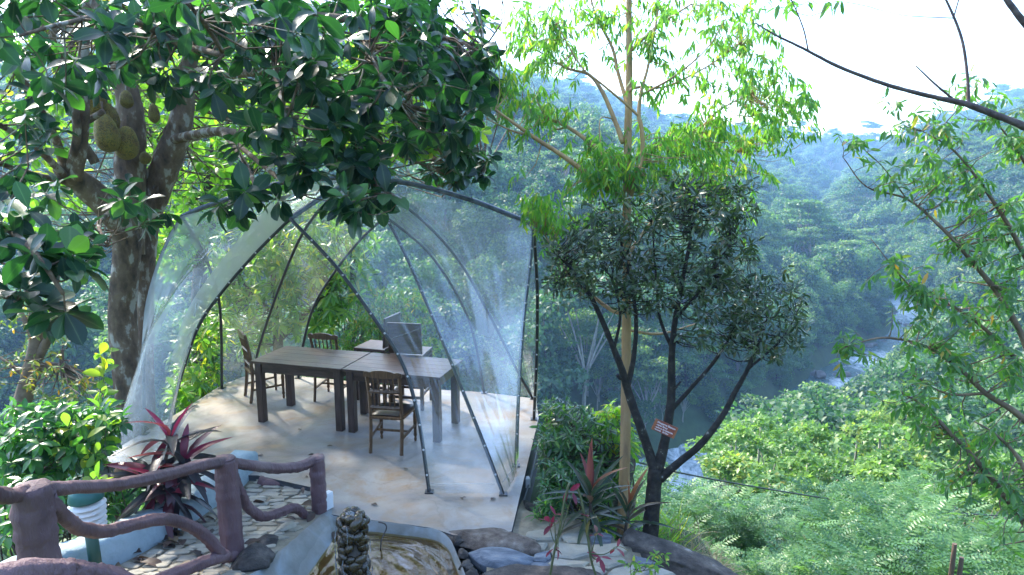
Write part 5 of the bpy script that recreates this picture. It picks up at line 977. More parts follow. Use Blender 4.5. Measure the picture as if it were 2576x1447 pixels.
# ------------------------------------------------------------------ plants around the terrace
def stems_from(base, tips_, r=0.012, n=5, lean=0.1):
    out = []
    for k in range(n):
        q = tips_[rng.integers(0, len(tips_))]; b = base + np.array([rng.normal(0, .06), rng.normal(0, .06), 0]); m_ = (b + q) / 2 + rng.normal(0, lean, 3)
        C = spline([b, m_, b + (q - b) * 0.85], 6); out.append(np.c_[C, np.linspace(r, r * 0.4, len(C))])
    return out
def bush(name, label, blobs, base, leafkind, nleaf, size, lmat, wmat=None, cat="shrub", nst=6, r=0.012, **kw):
    tp = blob_tips(blobs); b = np.array(base, float); return plant(name, label, cat, b, stems_from(b, tp, r, nst), tp, leafkind, nleaf, size, lmat, wmat or B_grey, sides=6, **kw)
def onland(px, py, d):
    q = Wd(px, py, d); q[2] = float(land(q[0], q[1])) - 0.02; return q
bush("dark_shrub", "dense rounded dark green shrub beside the platform edge", [(1430, 1080, 75, 75, 6.8, 7.8, 130), (1500, 1120, 80, 70, 6.8, 7.8, 130), (1420, 1160, 70, 70, 6.6, 7.4, 110), (1480, 1210, 80, 60, 6.5, 7.2, 90), (1400, 1040, 40, 40, 7.2, 8.2, 40)], onland(1460, 1300, 7.2), "narrow", 7, 0.105, L_shrub, nst=14, droop=0.35, up=0.9, nparts=300)
bush("lime_shrub", "sunlit lime green shrub arching past the tan gum trunk", [(1545, 1080, 50, 45, 6.9, 7.8, 34), (1565, 1130, 45, 50, 6.9, 7.6, 34), (1530, 1040, 40, 25, 7.2, 7.8, 16), (1545, 1200, 36, 40, 6.8, 7.4, 14)], onland(1560, 1330, 7.3), "narrow", 8, 0.13, L_lime, nst=7, droop=0.6, up=0.7, nparts=200)  # bright side of the dark shrub, its backlight put into the leaf colour
bush("fern_clump", "fine leaved ferns at the foot of the retaining wall", [(1395, 1235, 36, 56, 6.1, 6.6, 40), (1415, 1190, 36, 40, 6.3, 6.8, 26), (1375, 1120, 24, 30, 6.7, 7.2, 14), (1365, 1285, 20, 24, 6.0, 6.3, 10)], onland(1380, 1330, 6.3), "lance", 9, 0.10, L_coffee, B_green, "fern", nst=8, r=0.004, droop=0.25, spread=(40, 95), nparts=160)
# cordylines
def cordyline(name, label, stems, lmat, nl, size, group=None, spread=(12, 115), hot=None, nhot=4, kind="strap"):
    base = stems[0][0]; root = thing(name, label, "plant", tuple(base), 0, group); P_, R_m, S_ = [], [], []; mb = MB()
    for b, tpt in stems:
        C = spline([b, (b + tpt) / 2 + rng.normal(0, .02, 3), tpt], 6); mb.tube(C - base, np.linspace(.020, .013, len(C)), 7, .05)
        m_ = nl; q = np.linspace(0, 1, m_); P = tpt[None] - np.outer(q, np.array([0, 0, 0.34 * min(1.0, np.linalg.norm(tpt - b))])); az = np.arange(m_) * 2.4 + rng.uniform(0, 6); sp_a = np.radians(spread[0] + (spread[1] - spread[0]) * q ** 0.8 + rng.normal(0, 8, m_))
        T = np.stack([np.cos(az) * np.sin(sp_a), np.sin(az) * np.sin(sp_a), np.cos(sp_a)], 1); U = np.stack([-np.cos(az) * np.cos(sp_a), -np.sin(az) * np.cos(sp_a), np.sin(sp_a)], 1) + rng.normal(0, .25, (m_, 3))
        P_.append(P); R_m.append(frames(T, U)); S_.append(size * rng.uniform(0.75, 1.15, m_))
    mb.build("stem", B_grey, root, True); A_, B_, C_ = map(np.concatenate, (P_, R_m, S_)); h_ = (np.arange(len(A_)) % nl < nhot) | ((np.arange(len(A_)) % 11 == 10) & (nl < 20))
    add_leaves(root, kind, A_[h_], B_[h_], C_[h_], hot, 300); add_leaves(root, kind, A_[~h_], B_[~h_], C_[~h_], lmat, 300); return root
L_hot = leafmat("crimson cordyline leaf", [(0.0, (0.10, 0.014, 0.03)), (0.4, (0.24, 0.02, 0.05)), (0.8, (0.33, 0.025, 0.08)), (1.0, (0.26, 0.05, 0.04))], (2.0, 2.0, 2.2), 0.4, 0.3, (0.10, 0.02, 0.03), 0.4, 0.55)
L_hot2 = leafmat("pink edged cordyline leaf", [(0.0, (0.10, 0.035, 0.035)), (0.5, (0.22, 0.06, 0.06)), (1.0, (0.30, 0.12, 0.05))], (2.0, 2.0, 1.8), 0.4, 0.3, (0.07, 0.10, 0.04), 0.6, 0.5)
bz = Wd(398, 1320, 5.75); cordyline("cordyline", "crimson and purple cordyline standing behind the pale blue wall", [(bz, Wd(428, 1105, 5.75)), (bz + [.08, .03, 0], Wd(462, 1165, 5.7)), (bz + [-.05, 0, 0], Wd(388, 1205, 5.65)), (bz + [.1, 0, 0], Wd(428, 1235, 5.65))], L_cord, 20, 0.39, hot=L_hot, nhot=3)
b1_ = onland(1483, 1345, 5.9); cordyline("cordyline", "taller bronze green cordyline with pink upright leaves before the dark shrub", [(b1_, Wd(1486, 1235, 5.9))], L_cord2, 34, 0.44, "bronze green cordylines", (6, 105), L_hot2, 4, "strapn")
b2_ = onland(1577, 1345, 5.9); cordyline("cordyline", "smaller bronze green cordyline against the base of the gum trunk", [(b2_, Wd(1580, 1285, 5.9))], L_cord2, 26, 0.38, "bronze green cordylines", (8, 105), L_hot2, 2, "strapn")
# bare rose twigs by the flagstones
for k, (pts, tl, lab) in enumerate([([(1375, 1500), (1392, 1400), (1408, 1330), (1420, 1260), (1432, 1215)], [(1395, 1295), (1380, 1310), (1402, 1385), (1440, 1240)], "thin twiggy rose with few dark red leaves at the rock band"),
                                   ([(1520, 1500), (1490, 1420), (1478, 1350), (1465, 1270), (1452, 1225)], [(1555, 1375), (1500, 1340), (1480, 1300), (1510, 1400)], "twiggy rose bush forking over the flagstones")]):
    C = spline([(*Wd(x, y, 4.3), .008) for x, y in pts], 5); w_ = [C]
    for x, y in tl: a = C[len(C) // 3 + (x % 5)]; q = Wd(x, y, 4.3 + rng.uniform(-.15, .15)); w_.append(np.c_[spline([a[:3], (a[:3] + q) / 2 + [0, 0, -.03], q], 5), np.linspace(.005, .002, 11)])
    plant("rose_bush", lab, "plant", C[0, :3], w_, np.array([Wd(x, y, 4.3) for x, y in tl]), "oval", 4, 0.085, L_rose, B_green, droop=0.3, group="twiggy roses by the rocks", nparts=40)
bush("weed", "small creeping weed with round leaves on the front rock", [(1620, 1425, 50, 18, 4.7, 5.1, 10), (1660, 1405, 24, 16, 4.8, 5.1, 5)], Wd(1630, 1450, 4.9), "coffee", 4, 0.06, L_lime, B_green, "plant", 4, .003, nparts=40)
# left hand side
bush("coffee_bush", "dense glossy coffee bush below the jackfruit limb", [(90, 1060, 110, 46, 5.6, 7.0, 70), (220, 1050, 90, 36, 5.8, 7.0, 46), (80, 1150, 110, 70, 5.4, 6.6, 80), (210, 1110, 80, 50, 5.6, 6.8, 40)], onland(130, 1330, 6.3), "coffee", 8, 0.135, L_coffee, nst=10, droop=0.45, up=0.9, spread=(50, 100))
bush("coffee_bush", "lower glossy coffee bush behind the near railing post", [(40, 1250, 120, 60, 5.0, 6.4, 60), (180, 1255, 90, 50, 5.4, 6.6, 44), (300, 1235, 60, 40, 5.9, 6.8, 26), (60, 1330, 90, 30, 4.9, 5.6, 20), (210, 1300, 60, 20, 5.6, 6.2, 16)], onland(140, 1330, 5.9), "coffee", 7, 0.12, L_coffee, nst=10, droop=0.45, up=0.9, spread=(50, 100), nparts=260)
bush("jackfruit_sapling", "young jackfruit sapling with backlit lime yellow leaves under the film corner", [(195, 1110, 46, 40, 5.6, 6.0, 3), (240, 1080, 40, 40, 5.6, 6.0, 3), (225, 1150, 40, 30, 5.6, 5.9, 3), (170, 1090, 20, 20, 5.6, 5.9, 1), (250, 920, 30, 36, 6.2, 6.6, 3), (270, 985, 24, 20, 6.2, 6.6, 2), (250, 1230, 30, 30, 5.2, 5.5, 4)], onland(215, 1300, 5.5), "jack", 5, 0.15, L_lime, B_green, "sapling", 5, .008, droop=0.2, up=0.5, jit=0.9)
sw = limbs([[(40, 1080, 9, .13), (70, 960, 9, .10), (90, 870, 9, .085), (85, 780, 9, .06), (60, 700, 9, .04)], [(85, 920, 9, .07), (130, 830, 9, .05), (140, 740, 9, .035), (150, 660, 9, .02)], [(80, 930, 9, .05), (120, 918, 8.9, .04), (152, 916, 8.9, .03), (156, 880, 8.9, .025)], [(88, 860, 9, .05), (60, 800, 9, .035), (20, 740, 9, .02)], [(70, 950, 9, .03), (0, 900, 9, .015), (-40, 880, 9, .01)]], 6)
tips = blob_tips([(150, 960, 90, 50, 8.2, 9.5, 40), (90, 800, 90, 60, 8.4, 9.6, 26), (40, 930, 60, 60, 8.2, 9.4, 22), (110, 870, 60, 60, 8.4, 9.4, 14), (230, 990, 60, 40, 7.5, 9, 20)])
plant("yellowing_tree", "small crooked tree with sparse yellow and orange leaves", "tree", sw[0][0, :3] - [0, 0, .5], sw, tips, "oval", 6, 0.085, L_yellow, B_right, droop=0.3, nparts=260)
bush("broadleaf_shrub", "bright broad leaved shrub seen through the side opening of the tent", [(500, 900, 60, 90, 9.6, 11.2, 60), (470, 960, 40, 50, 9.4, 10.6, 30), (530, 820, 40, 60, 10, 11.5, 24), (520, 1000, 30, 24, 9.8, 10.5, 8)], onland(500, 1040, 10.4), "narrow", 8, 0.22, L_laurel, nst=8, droop=0.4, nparts=260)
bush("broadleaf_shrub", "yellow green young shrub pressing against the front arch foot", [(470, 990, 40, 40, 9.0, 9.6, 8), (440, 1010, 26, 36, 8.9, 9.4, 6)], onland(460, 1050, 9.2), "jack", 5, 0.18, L_lime, B_green, "shrub", 4, .008, nparts=80)
# trees behind the tent, into the light
def behind(label, name, trunk, blobs, kind, nl, size, lm, **kw):
    w_ = limbs(trunk, 6); return plant(name, label, "tree", w_[0][0, :3] - [0, 0, .3], w_, blob_tips(blobs), kind, nl, size, lm, kw.pop("bark_m", B_grey), **kw)
behind("whorled laurel tree glowing yellow green behind the back film of the tent", "laurel_tree", [[(690, 1150, 13, .12), (700, 900, 13, .10), (690, 700, 13, .07), (660, 560, 13, .04)], [(700, 860, 13, .05), (800, 760, 12.6, .035), (880, 680, 12.2, .02)], [(698, 800, 13, .05), (620, 720, 13, .03), (580, 640, 13, .02)]],
       [(640, 640, 110, 110, 12, 14, 90), (760, 620, 110, 110, 12, 14, 90), (860, 700, 70, 70, 11.6, 12.8, 44), (620, 800, 90, 80, 12, 14, 60), (740, 780, 90, 70, 12, 13.6, 50), (830, 790, 50, 50, 11.6, 12.6, 22), (900, 620, 50, 60, 12, 13, 18), (560, 720, 40, 80, 12, 13.5, 24)], "narrow", 9, 0.23, L_laurel, spread=(55, 100), droop=0.35, nparts=300)
behind("small leaved sunlit tree filling the gap behind the jackfruit trunks", "sunlit_tree", [[(520, 1150, 16, .2), (500, 800, 16, .17), (520, 500, 16, .12), (560, 250, 16, .06)], [(510, 600, 16, .08), (640, 430, 15.5, .05), (780, 350, 15, .03)], [(515, 520, 16, .07), (430, 400, 16.5, .04), (330, 260, 17, .02)], [(540, 350, 16, .06), (680, 200, 15.5, .04), (800, 80, 15, .02)]],
       [(500, 470, 130, 80, 14, 17, 120), (640, 420, 120, 80, 14, 17, 120), (600, 300, 160, 90, 14, 18, 120), (420, 330, 110, 110, 15, 18, 80), (760, 330, 140, 90, 14, 17, 90), (480, 560, 70, 60, 14, 16, 50), (440, 640, 50, 60, 14, 16, 36), (700, 160, 260, 120, 14, 18, 130), (350, 120, 180, 120, 15, 18, 90), (420, 580, 50, 60, 13, 15, 24)], "oval", 9, 0.20, L_jackback, nparts=300, droop=0.35, jit=0.6)
bush("feathery_bush", "feathery bush with orange tipped young growth behind the rear opening", [(930, 780, 80, 60, 12, 13.5, 120), (1010, 790, 80, 70, 12, 14, 120), (950, 850, 90, 50, 11.5, 13, 100), (880, 880, 60, 40, 11.5, 12.5, 60), (1060, 850, 60, 50, 12, 13.5, 50)], onland(950, 980, 12.6), "lance", 12, 0.11, L_feather, nst=10, r=.02, droop=0.15, nparts=260)
bush("lily_clump", "low clump of strappy green leaves at the rear edge of the platform", [(850, 910, 40, 16, 10.6, 11.2, 16), (900, 940, 60, 14, 10.4, 11, 18), (800, 940, 40, 14, 10.4, 11, 12), (970, 960, 50, 14, 10.2, 11, 14)], onland(880, 990, 10.8), "lance", 8, 0.24, L_shrub, B_green, "plant", 5, .006, droop=0.1, up=0.3, nparts=120)
# fallen leaves on the path
lv = 0
for k in range(46):
    if k < 26: y = random.uniform(3.9, 5.1); x = float(xl(y)) + abs(random.gauss(0.08, 0.16))
    else: y = random.uniform(3.9, 6.7); x = random.uniform(float(xl(y)), float(xr(y)))
    T, Fc, mid = TM["jack"][k % 3]
    me = LEAFMESH.setdefault("dead", {}).get(k % 3) or fastmesh("fallen_leaf", T * [1, 1, 1.6], Fc, L_dead, {"mid": mid}); LEAFMESH["dead"][k % 3] = me
    M = Matrix.Translation((x, y, float(path_z(y)) + 0.035 + random.uniform(0, .012))) @ Matrix.Rotation(math.atan(-.2), 4, 'X') @ Euler((random.uniform(-.35, .2), random.uniform(-.6, .6), random.uniform(0, 6.28))).to_matrix().to_4x4() @ Matrix.Scale(random.uniform(.11, .17), 4)
    o_ = put("fallen_leaf", me, None, M); tag(o_, "curled dry brown leaf fallen on the stone path", "leaf", "fallen leaves on the stone path")
for k, (x, y, lab) in enumerate([(838, 1358, "brown dead leaf floating on the pool beside the fountain"), (793, 1348, "dark leaf lying in the pool nearest the path"), (1330, 1297, "curled tan leaf on the low rock by the retaining wall"), (1345, 1310, "small tan leaf below the curled one by the retaining wall")]):
    z = -0.07 if k < 2 else -0.06
    o_ = put("fallen_leaf", LEAFMESH["dead"][k % 3], None, Matrix.Translation(Wz(x, y, z)) @ Euler((.1, .1, k * 1.7)).to_matrix().to_4x4() @ Matrix.Scale(.13, 4)); tag(o_, lab, "leaf")
for k in range(14):
    q = Wz(random.uniform(520, 1250), random.uniform(1080, 1290)); M = Matrix.Translation((q[0], q[1], 0.012)) @ Euler((random.uniform(-.2, .2), random.uniform(-.3, .3), random.uniform(0, 6.28))).to_matrix().to_4x4() @ Matrix.Scale(random.uniform(.04, .08), 4)
    o_ = put("fallen_leaf", LEAFMESH["dead"][k % 3], None, M); tag(o_, "tiny dry leaf scrap scattered on the concrete platform", "leaf", "leaf scraps on the platform")
# straw grass by the ebony
P = []; 
for k in range(1500):
    q = Wd(random.uniform(1640, 1960), random.uniform(1370, 1470), random.uniform(5.4, 7.2)); P.append((q[0], q[1], float(land(q[0], q[1])) - 0.01))
P = np.array(P); T = np.c_[rng.normal(0, .9, (len(P), 2)), rng.uniform(.25, 1, len(P))]
L_straw = leafmat("dry straw", [(0.0, (0.20, 0.14, 0.07)), (0.6, (0.34, 0.26, 0.14)), (0.9, (0.42, 0.34, 0.2)), (1.0, (0.12, 0.2, 0.05))], (1.5, 1.5, 1.5), 0.3, 0.6)
TM["blade"] = [leaf_tmpl(0.022, lambda t: 1 - t * .6, (0.3, 0.7), 0.2, c) for c in (.2, .5)]
tag(put("dry_grass", leaves_mesh("dry_grass", "blade", P, frames(T, np.tile([[0, 0, 1.0]], (len(P), 1)) + rng.normal(0, .3, (len(P), 3))), rng.uniform(.12, .30, len(P)), L_straw, rng.uniform(0, 1, len(P)))), "mat of dry straw coloured grass at the ebony foot", kind="stuff")
P = []
for k in range(900):
    q = Wd(random.uniform(1470, 1720), random.uniform(1300, 1400), random.uniform(6.2, 8.2)); P.append((q[0], q[1], float(land(q[0], q[1])) - 0.01))
P = np.array(P); T = np.c_[rng.normal(0, .5, (len(P), 2)), rng.uniform(.5, 1, len(P))]
tag(put("green_grass", leaves_mesh("green_grass", "blade", P, frames(T, np.tile([[0, 0, 1.0]], (len(P), 1)) + rng.normal(0, .3, (len(P), 3))), rng.uniform(.15, .45, len(P)), L_lime, rng.uniform(0, 1, len(P)))), "sunlit green grass on the slope under the gum tree", kind="stuff")
# ------------------------------------------------------------------ slope trees and the forest across the river
F_dark = leafmat("far forest leaf", [(0.0, (0.022, 0.065, 0.028)), (0.4, (0.05, 0.12, 0.038)), (0.75, (0.095, 0.18, 0.048)), (1.0, (0.16, 0.23, 0.06))], (2.6, 3.0, 1.6), 0.32, 0.5)
F_lite = leafmat("bright slope leaf", [(0.0, (0.075, 0.165, 0.038)), (0.5, (0.12, 0.23, 0.045)), (0.92, (0.18, 0.28, 0.05)), (1.0, (0.28, 0.27, 0.05))], (2.4, 2.5, 1.6), 0.36, 0.42)
B_pale = mat("pale far bark", [(0.3, (0.26, 0.23, 0.19)), (0.7, (0.42, 0.39, 0.34))], 2, 0.8, 0)
def crown_mesh(seed, lobes, ncard, card, flat=False, whorl=False, h=9.0, trunk_r=0.22, forks=4, leafm=None, barkm=None, kind="clump"):
    """one far or middle distance tree as ONE mesh: slot 0 leaves, slot 1 wood"""
    r = np.random.default_rng(seed); Ps, Ts, Us = [], [], []
    wts = np.array([l[3] * l[3] for l in lobes]); wts = wts / wts.sum()
    for (cx, cy_, cz, rad, fz), wt in zip(lobes, wts):
        n = int(ncard * wt); d = norm(r.normal(0, 1, (n, 3))); d[:, 2] = np.where(d[:, 2] < -0.35, -d[:, 2], d[:, 2]); rr = rad * r.uniform(0.55, 1.05, (n, 1)) * (1 + 0.22 * np.sin(d[:, :1] * 5 + cx) * np.sin(d[:, 1:2] * 5 + cy_))
        Ps.append(np.array([cx, cy_, cz]) + d * rr * [1, 1, fz]); Us.append(d * [1, 1, 1.4] + r.normal(0, .45, (n, 3)) + [0, 0, .5]); Ts.append(r.normal(0, 1, (n, 3)) + d * 0.4 - [0, 0, .3])
    P = np.concatenate(Ps); T = norm(np.concatenate(Ts)); U = np.concatenate(Us); S = card * r.uniform(.6, 1.25, len(P))
    if whorl:
        dirs = norm(T * [1, 1, .3] + [0, 0, .9]); P, Rm, S = whorls(P, dirs, 7, card, (45, 95), .25, .8, .3)
    else: Rm = frames(T, U)
    V0, F0, mid = TM[kind][0]; X = np.einsum('nij,vj->nvi', Rm * S[:, None, None], V0) + P[:, None]; nV = X.shape[0] * X.shape[1]
    Ff = (F0[None] + (np.arange(len(P)) * len(V0))[:, None, None]).reshape(-1, 3); mb = MB(); top = max(lobes, key=lambda l: l[2])
    mb.tube(spline([(0, 0, -2.5), (r.normal(0, .1), r.normal(0, .1), h * .3), (top[0] * .5, top[1] * .5, h * .62), (top[0], top[1], top[2])], 3), np.linspace(trunk_r, trunk_r * .25, 10), 5)
    for l in lobes[:forks]: mb.tube(spline([(0, 0, h * .35), (l[0] * .5, l[1] * .5, h * .35 + (l[2] - h * .35) * .55), (l[0], l[1], l[2])], 3), np.linspace(trunk_r * .5, trunk_r * .12, 7), 4)
    W_ = np.array(mb.v); WF = []
    for q in mb.f:
        for k in range(1, len(q) - 1): WF.append((q[0], q[k], q[k + 1]))
    WF = np.array(WF) + nV; Vt = np.concatenate([X.reshape(-1, 3), W_]); rnd = np.r_[np.repeat(r.uniform(0, 0.35, len(P)), len(V0)), np.zeros(len(W_))]
    me = fastmesh("tree", Vt, np.concatenate([Ff, WF]), None, {"rnd": rnd, "mid": np.zeros(len(Vt))}); me.materials.append(leafm); me.materials.append(barkm)
    mi = np.zeros(len(me.polygons), dtype=np.int32); mi[len(Ff):] = 1; me.polygons.foreach_set("material_index", mi); return me
def rand_lobes(seed, h, w, n, flat=0.75, low=0.45, rr=(.26, .42)):
    r = np.random.default_rng(seed); out = []
    for k in range(n):
        a = r.uniform(0, 6.28); q = sqrt(r.uniform(0, 1)) * w * .62; z = h * r.uniform(low, .92) - q * .25; out.append((q * cos(a), q * sin(a), z, w * r.uniform(*rr), flat))
    out.append((0, 0, h * .9, w * (rr[0] + rr[1]) / 2, flat)); return out
FAR = []
for s in range(6): FAR.append(("forest_tree", crown_mesh(100 + s, rand_lobes(100 + s, 8 + s * .6, 4.6 + .35 * s, 9 + s, .8, .3), 2600, .62, h=8 + s * .6, leafm=F_dark, barkm=B_grey)))
for s in range(3):   # flat layered crowns on pale forking trunks
    r = np.random.default_rng(200 + s); lob = []
    for k in range(11):
        a = r.uniform(0, 6.28); q = r.uniform(.5, 4.6); lob.append((q * cos(a), q * sin(a), 11.5 + r.uniform(-2.2, 1.4) - q * .12, r.uniform(1.5, 2.4), .16))
    FAR.append(("flat_topped_tree", crown_mesh(200 + s, lob, 2600, .55, h=11, trunk_r=.24, forks=7, leafm=F_dark, barkm=B_pale)))
MID = []
for s in range(3): MID.append(("bright_tree", crown_mesh(300 + s, rand_lobes(300 + s, 5.4 + s, 2.3 + .25 * s, 14, .5, .38, (.11, .22)), 700, .125, whorl=True, h=5.4 + s, trunk_r=.09, forks=14, leafm=F_lite, barkm=B_pale, kind="clump")))
for s in range(2): MID.append(("bushy_tree", crown_mesh(320 + s, rand_lobes(320 + s, 6, 3.6, 11, .8, .2), 5200, .30, h=6, trunk_r=.10, leafm=F_dark, barkm=B_grey)))
# pinnate sprays for the bushes right below
def pinnate(seed, h, w, nfr, L, leafm):
    r = np.random.default_rng(seed); P, T, U = [], [], []; mb = MB()
    for k in range(nfr):
        sh_ = k % 17; r2 = np.random.default_rng(seed * 31 + sh_); a = r2.uniform(0, 6.28); q = sqrt(r2.uniform(0, 1)) * w * .95; zt_ = h * (1 - (q / w) ** 2 * .5) * r2.uniform(.7, 1.0); zz = zt_ * (1 - .55 * r.uniform(0, 1) ** 1.6); a = a + r.normal(0, .12); q = q + r.normal(0, .05) * w; b = np.array([q * cos(a), q * sin(a), zz]); an_ = r.uniform(0, 6.28); d = norm(np.array([cos(an_), sin(an_), r.uniform(-.1, .9)])); sd = norm(np.cross(d, [0, 0, 1.0])); up = np.cross(sd, d)
        for m in range(9):
            for sg_ in (-1, 1):
                c_ = b + d * L * (m / 9.0) - np.array([0, 0, .25 * L * (m / 9.0) ** 2]); P.append(c_); T.append(sd * sg_ + d * .45 + r.normal(0, .08, 3)); U.append(up + r.normal(0, .15, 3))
    P, T, U = map(np.array, (P, T, U)); V0, F0, mid = TM["clump"][0]; V0 = V0 * [.62, 1, 1]; S = np.tile(np.repeat(L * .21 * np.sin(np.linspace(.7, 2.7, 9)), 2), nfr); X = np.einsum('nij,vj->nvi', frames(T, U) * S[:, None, None], V0) + P[:, None]
    Ff = (F0[None] + (np.arange(len(P)) * len(V0))[:, None, None]).reshape(-1, 3)
    for k in range(6): a = r.uniform(0, 6.28); mb.tube([(0, 0, -.6), (.2 * w * cos(a), .2 * w * sin(a), h * .4), (.6 * w * cos(a), .6 * w * sin(a), h * .75)], [.03, .02, .008], 4)
    W_ = np.array(mb.v); WF = np.array([(q[0], q[k], q[k + 1]) for q in mb.f for k in range(1, len(q) - 1)]) + X.shape[0] * X.shape[1]
    me = fastmesh("pinnate_bush", np.concatenate([X.reshape(-1, 3), W_]), np.concatenate([Ff, WF]), None, {"rnd": np.r_[np.repeat(r.uniform(0, .3, len(P)), len(V0)), np.zeros(len(W_))]}); me.materials.append(leafm); me.materials.append(B_green)
    mi = np.zeros(len(me.polygons), dtype=np.int32); mi[len(Ff):] = 1; me.polygons.foreach_set("material_index", mi); return me
PIN = [pinnate(400 + s, 2.3 + .8 * s, 1.3 + .3 * s, 700 + 300 * s, .40, L_fern) for s in range(3)]
tcol = bpy.data.collections.new("forest trees"); COL.children.link(tcol)
def put_tree(name, me, loc, s, label, cat, group, col=None, rz=None):
    o_ = bpy.data.objects.new(name, me); (col or COL).objects.link(o_); o_.location = tuple(map(float, loc)); o_.rotation_euler = (random.uniform(-.04, .04), random.uniform(-.04, .04), random.uniform(0, 6.28) if rz is None else rz); o_.scale = (s * random.uniform(.9, 1.1), s * random.uniform(.9, 1.1), s); return tag(o_, label, cat, group)
ORD = ["first", "second", "third", "fourth", "fifth", "sixth", "seventh", "eighth", "ninth", "tenth"]
def rows_of(items, cuts, names):
    """(row name, place counted from the ebony trunk) for every (px, py, ...) item"""
    row = [sum(it[1] > c_ for c_ in cuts) for it in items]; out = [None] * len(items)
    for r_ in set(row):
        for n_, i_ in enumerate(sorted((q for q in range(len(items)) if row[q] == r_), key=lambda q: items[q][0])): out[i_] = (names[r_], ORD[min(n_, 9)])
    return out
# bushes under the terrace on the valley side
def under(px, py, d, htop):
    """stand a plant d metres off so that its top shows at that pixel"""
    q = Wd(px, py, d); g = float(land(q[0], q[1])); return np.array([q[0], q[1], g]), max(0.25, (q[2] - g) / htop)
PT = {s: max(v.co.z for v in PIN[s].vertices) for s in range(3)}
k = 0
BL = [(1690, 1310, 9), (1800, 1290, 10), (1930, 1320, 9.5), (2060, 1290, 10.5), (2200, 1330, 9.5), (2330, 1300, 10), (2480, 1310, 9), (2580, 1350, 8.6), (1770, 1375, 8), (1890, 1395, 7.9), (2010, 1400, 8), (2130, 1405, 7.9), (2270, 1410, 7.8), (2390, 1430, 7.4), (2500, 1420, 7.4), (1850, 1240, 15), (1990, 1270, 14), (2120, 1245, 16), (2290, 1255, 15), (2440, 1245, 14), (1670, 1255, 11), (1725, 1258, 13)]
BR = rows_of(BL, (1280, 1345), ('uppermost', 'middle', 'lowest'))
for (px, py, d) in BL:
    loc, s = under(px, py, d, 1.0); j_ = int(np.argmin([abs(PT[q] - s) for q in range(3)])); top_ = Wd(px, py, d)[2]; s = min(max(s / PT[j_], .45), 1.35); loc = np.array([loc[0], loc[1], top_ - PT[j_] * s]); put_tree("pinnate_bush", PIN[j_], loc, s, "feathery pinnate leaved bush, %s from the ebony trunk in the %s row" % (BR[k][1], BR[k][0]), "bush", "feathery bushes below the terrace"); k += 1
TOPM = [max(v.co.z for v in m.vertices) for _, m in MID]
LABM = {"bright_tree": "sunlit lime green tree, %s from the ebony trunk in the %s row", "bushy_tree": "rounded mid green slope tree, %s from the ebony trunk in the %s row"}
k = 0
ML = [(1845, 1060, 25, 1), (1915, 1050, 26, 2), (1985, 1090, 24, 0), (1800, 1130, 22, 0), (1890, 1150, 21, 1), (2045, 1130, 23, 2),  (1970, 1190, 18, 0),
                        (2165, 1065, 25, 2), (2235, 1070, 24, 1), (2200, 1150, 21, 0), (2360, 1150, 22, 2), (2440, 1130, 24, 0), (2540, 1140, 20, 1),
                        (2080, 1010, 45, 3), (2010, 1000, 50, 4), (2180, 990, 55, 3), (2260, 1000, 50, 4), (2330, 960, 55, 3), (2420, 980, 48, 4), (2500, 960, 52, 3), (2580, 980, 48, 4), (2100, 1080, 36, 4), (2010, 1080, 40, 3), (2300, 1050, 38, 4), (2400, 1040, 40, 3), (2520, 1040, 38, 4), (2210, 940, 75, 3), (2300, 900, 80, 4), (2400, 900, 75, 3), (2500, 890, 80, 4), (2250, 1010, 42, 2), (2050, 1060, 30, 1)]
LI = [q for q, it in enumerate(ML) if it[3] < 3]; BI = [q for q, it in enumerate(ML) if it[3] > 2]; MR = {}
for idx, cuts, nms in ((LI, (1105,), ('back', 'front')), (BI, (955, 1015), ('farthest', 'middle', 'nearest'))):
    for q, rw_ in zip(idx, rows_of([ML[q] for q in idx], cuts, nms)): MR[q] = rw_
for (px, py, d, kd) in ML:
    loc, s = under(px, py, d, TOPM[kd]); s = min(s, 1.6 if kd < 3 else 3.0); loc = loc if s < 1.59 or kd > 2 else np.array([loc[0], loc[1], Wd(px, py, d)[2] - TOPM[kd] * s]); nm = MID[kd][0]
    put_tree(nm, MID[kd][1], loc, s, LABM[nm] % (MR[k][1], MR[k][0]), "tree", "lime green slope trees" if kd < 3 else "rounded slope trees"); k += 1
# scattered trees over the whole valley
pts = []
def scatter(x0, x1, y0, y1, step):
    xs = np.arange(x0, x1, step); ys_ = np.arange(y0, y1, step); X, Y = np.meshgrid(xs, ys_); return np.stack([X.ravel(), Y.ravel()], 1) + rng.uniform(-.45, .45, (X.size, 2)) * step
tt_ = rng.integers(150, 760, 1700); oo_ = rng.uniform(6.8, 16, 1700) * rng.choice([-1, 1], 1700); SHORE = ctr[tt_] + nr[tt_] * oo_[:, None]
cand = np.concatenate([scatter(-420, 420, 16, 300, 6.2), SHORE, scatter(-480, 560, 300, 620, 8.5), scatter(-500, 1000, 620, 1150, 14)])
azc = cand[:, 0] / np.maximum(cand[:, 1], 1); m = np.abs(azc) < 1.02; cand = cand[m]
d, sd_, _ = river_dist(cand[:, 0], cand[:, 1]); rad = np.hypot(cand[:, 0], cand[:, 1]); az_ = cand[:, 0] / cand[:, 1]
keep = (rad < 1150) & (d > np.where(cand[:, 1] > 205, 2.0, 6.4 + rng.uniform(0, 1.2, len(d)))) & (rad > 24) & ~((sd_ < 0) & (rad < 66) & (az_ > 0.06) & (az_ < 0.74))
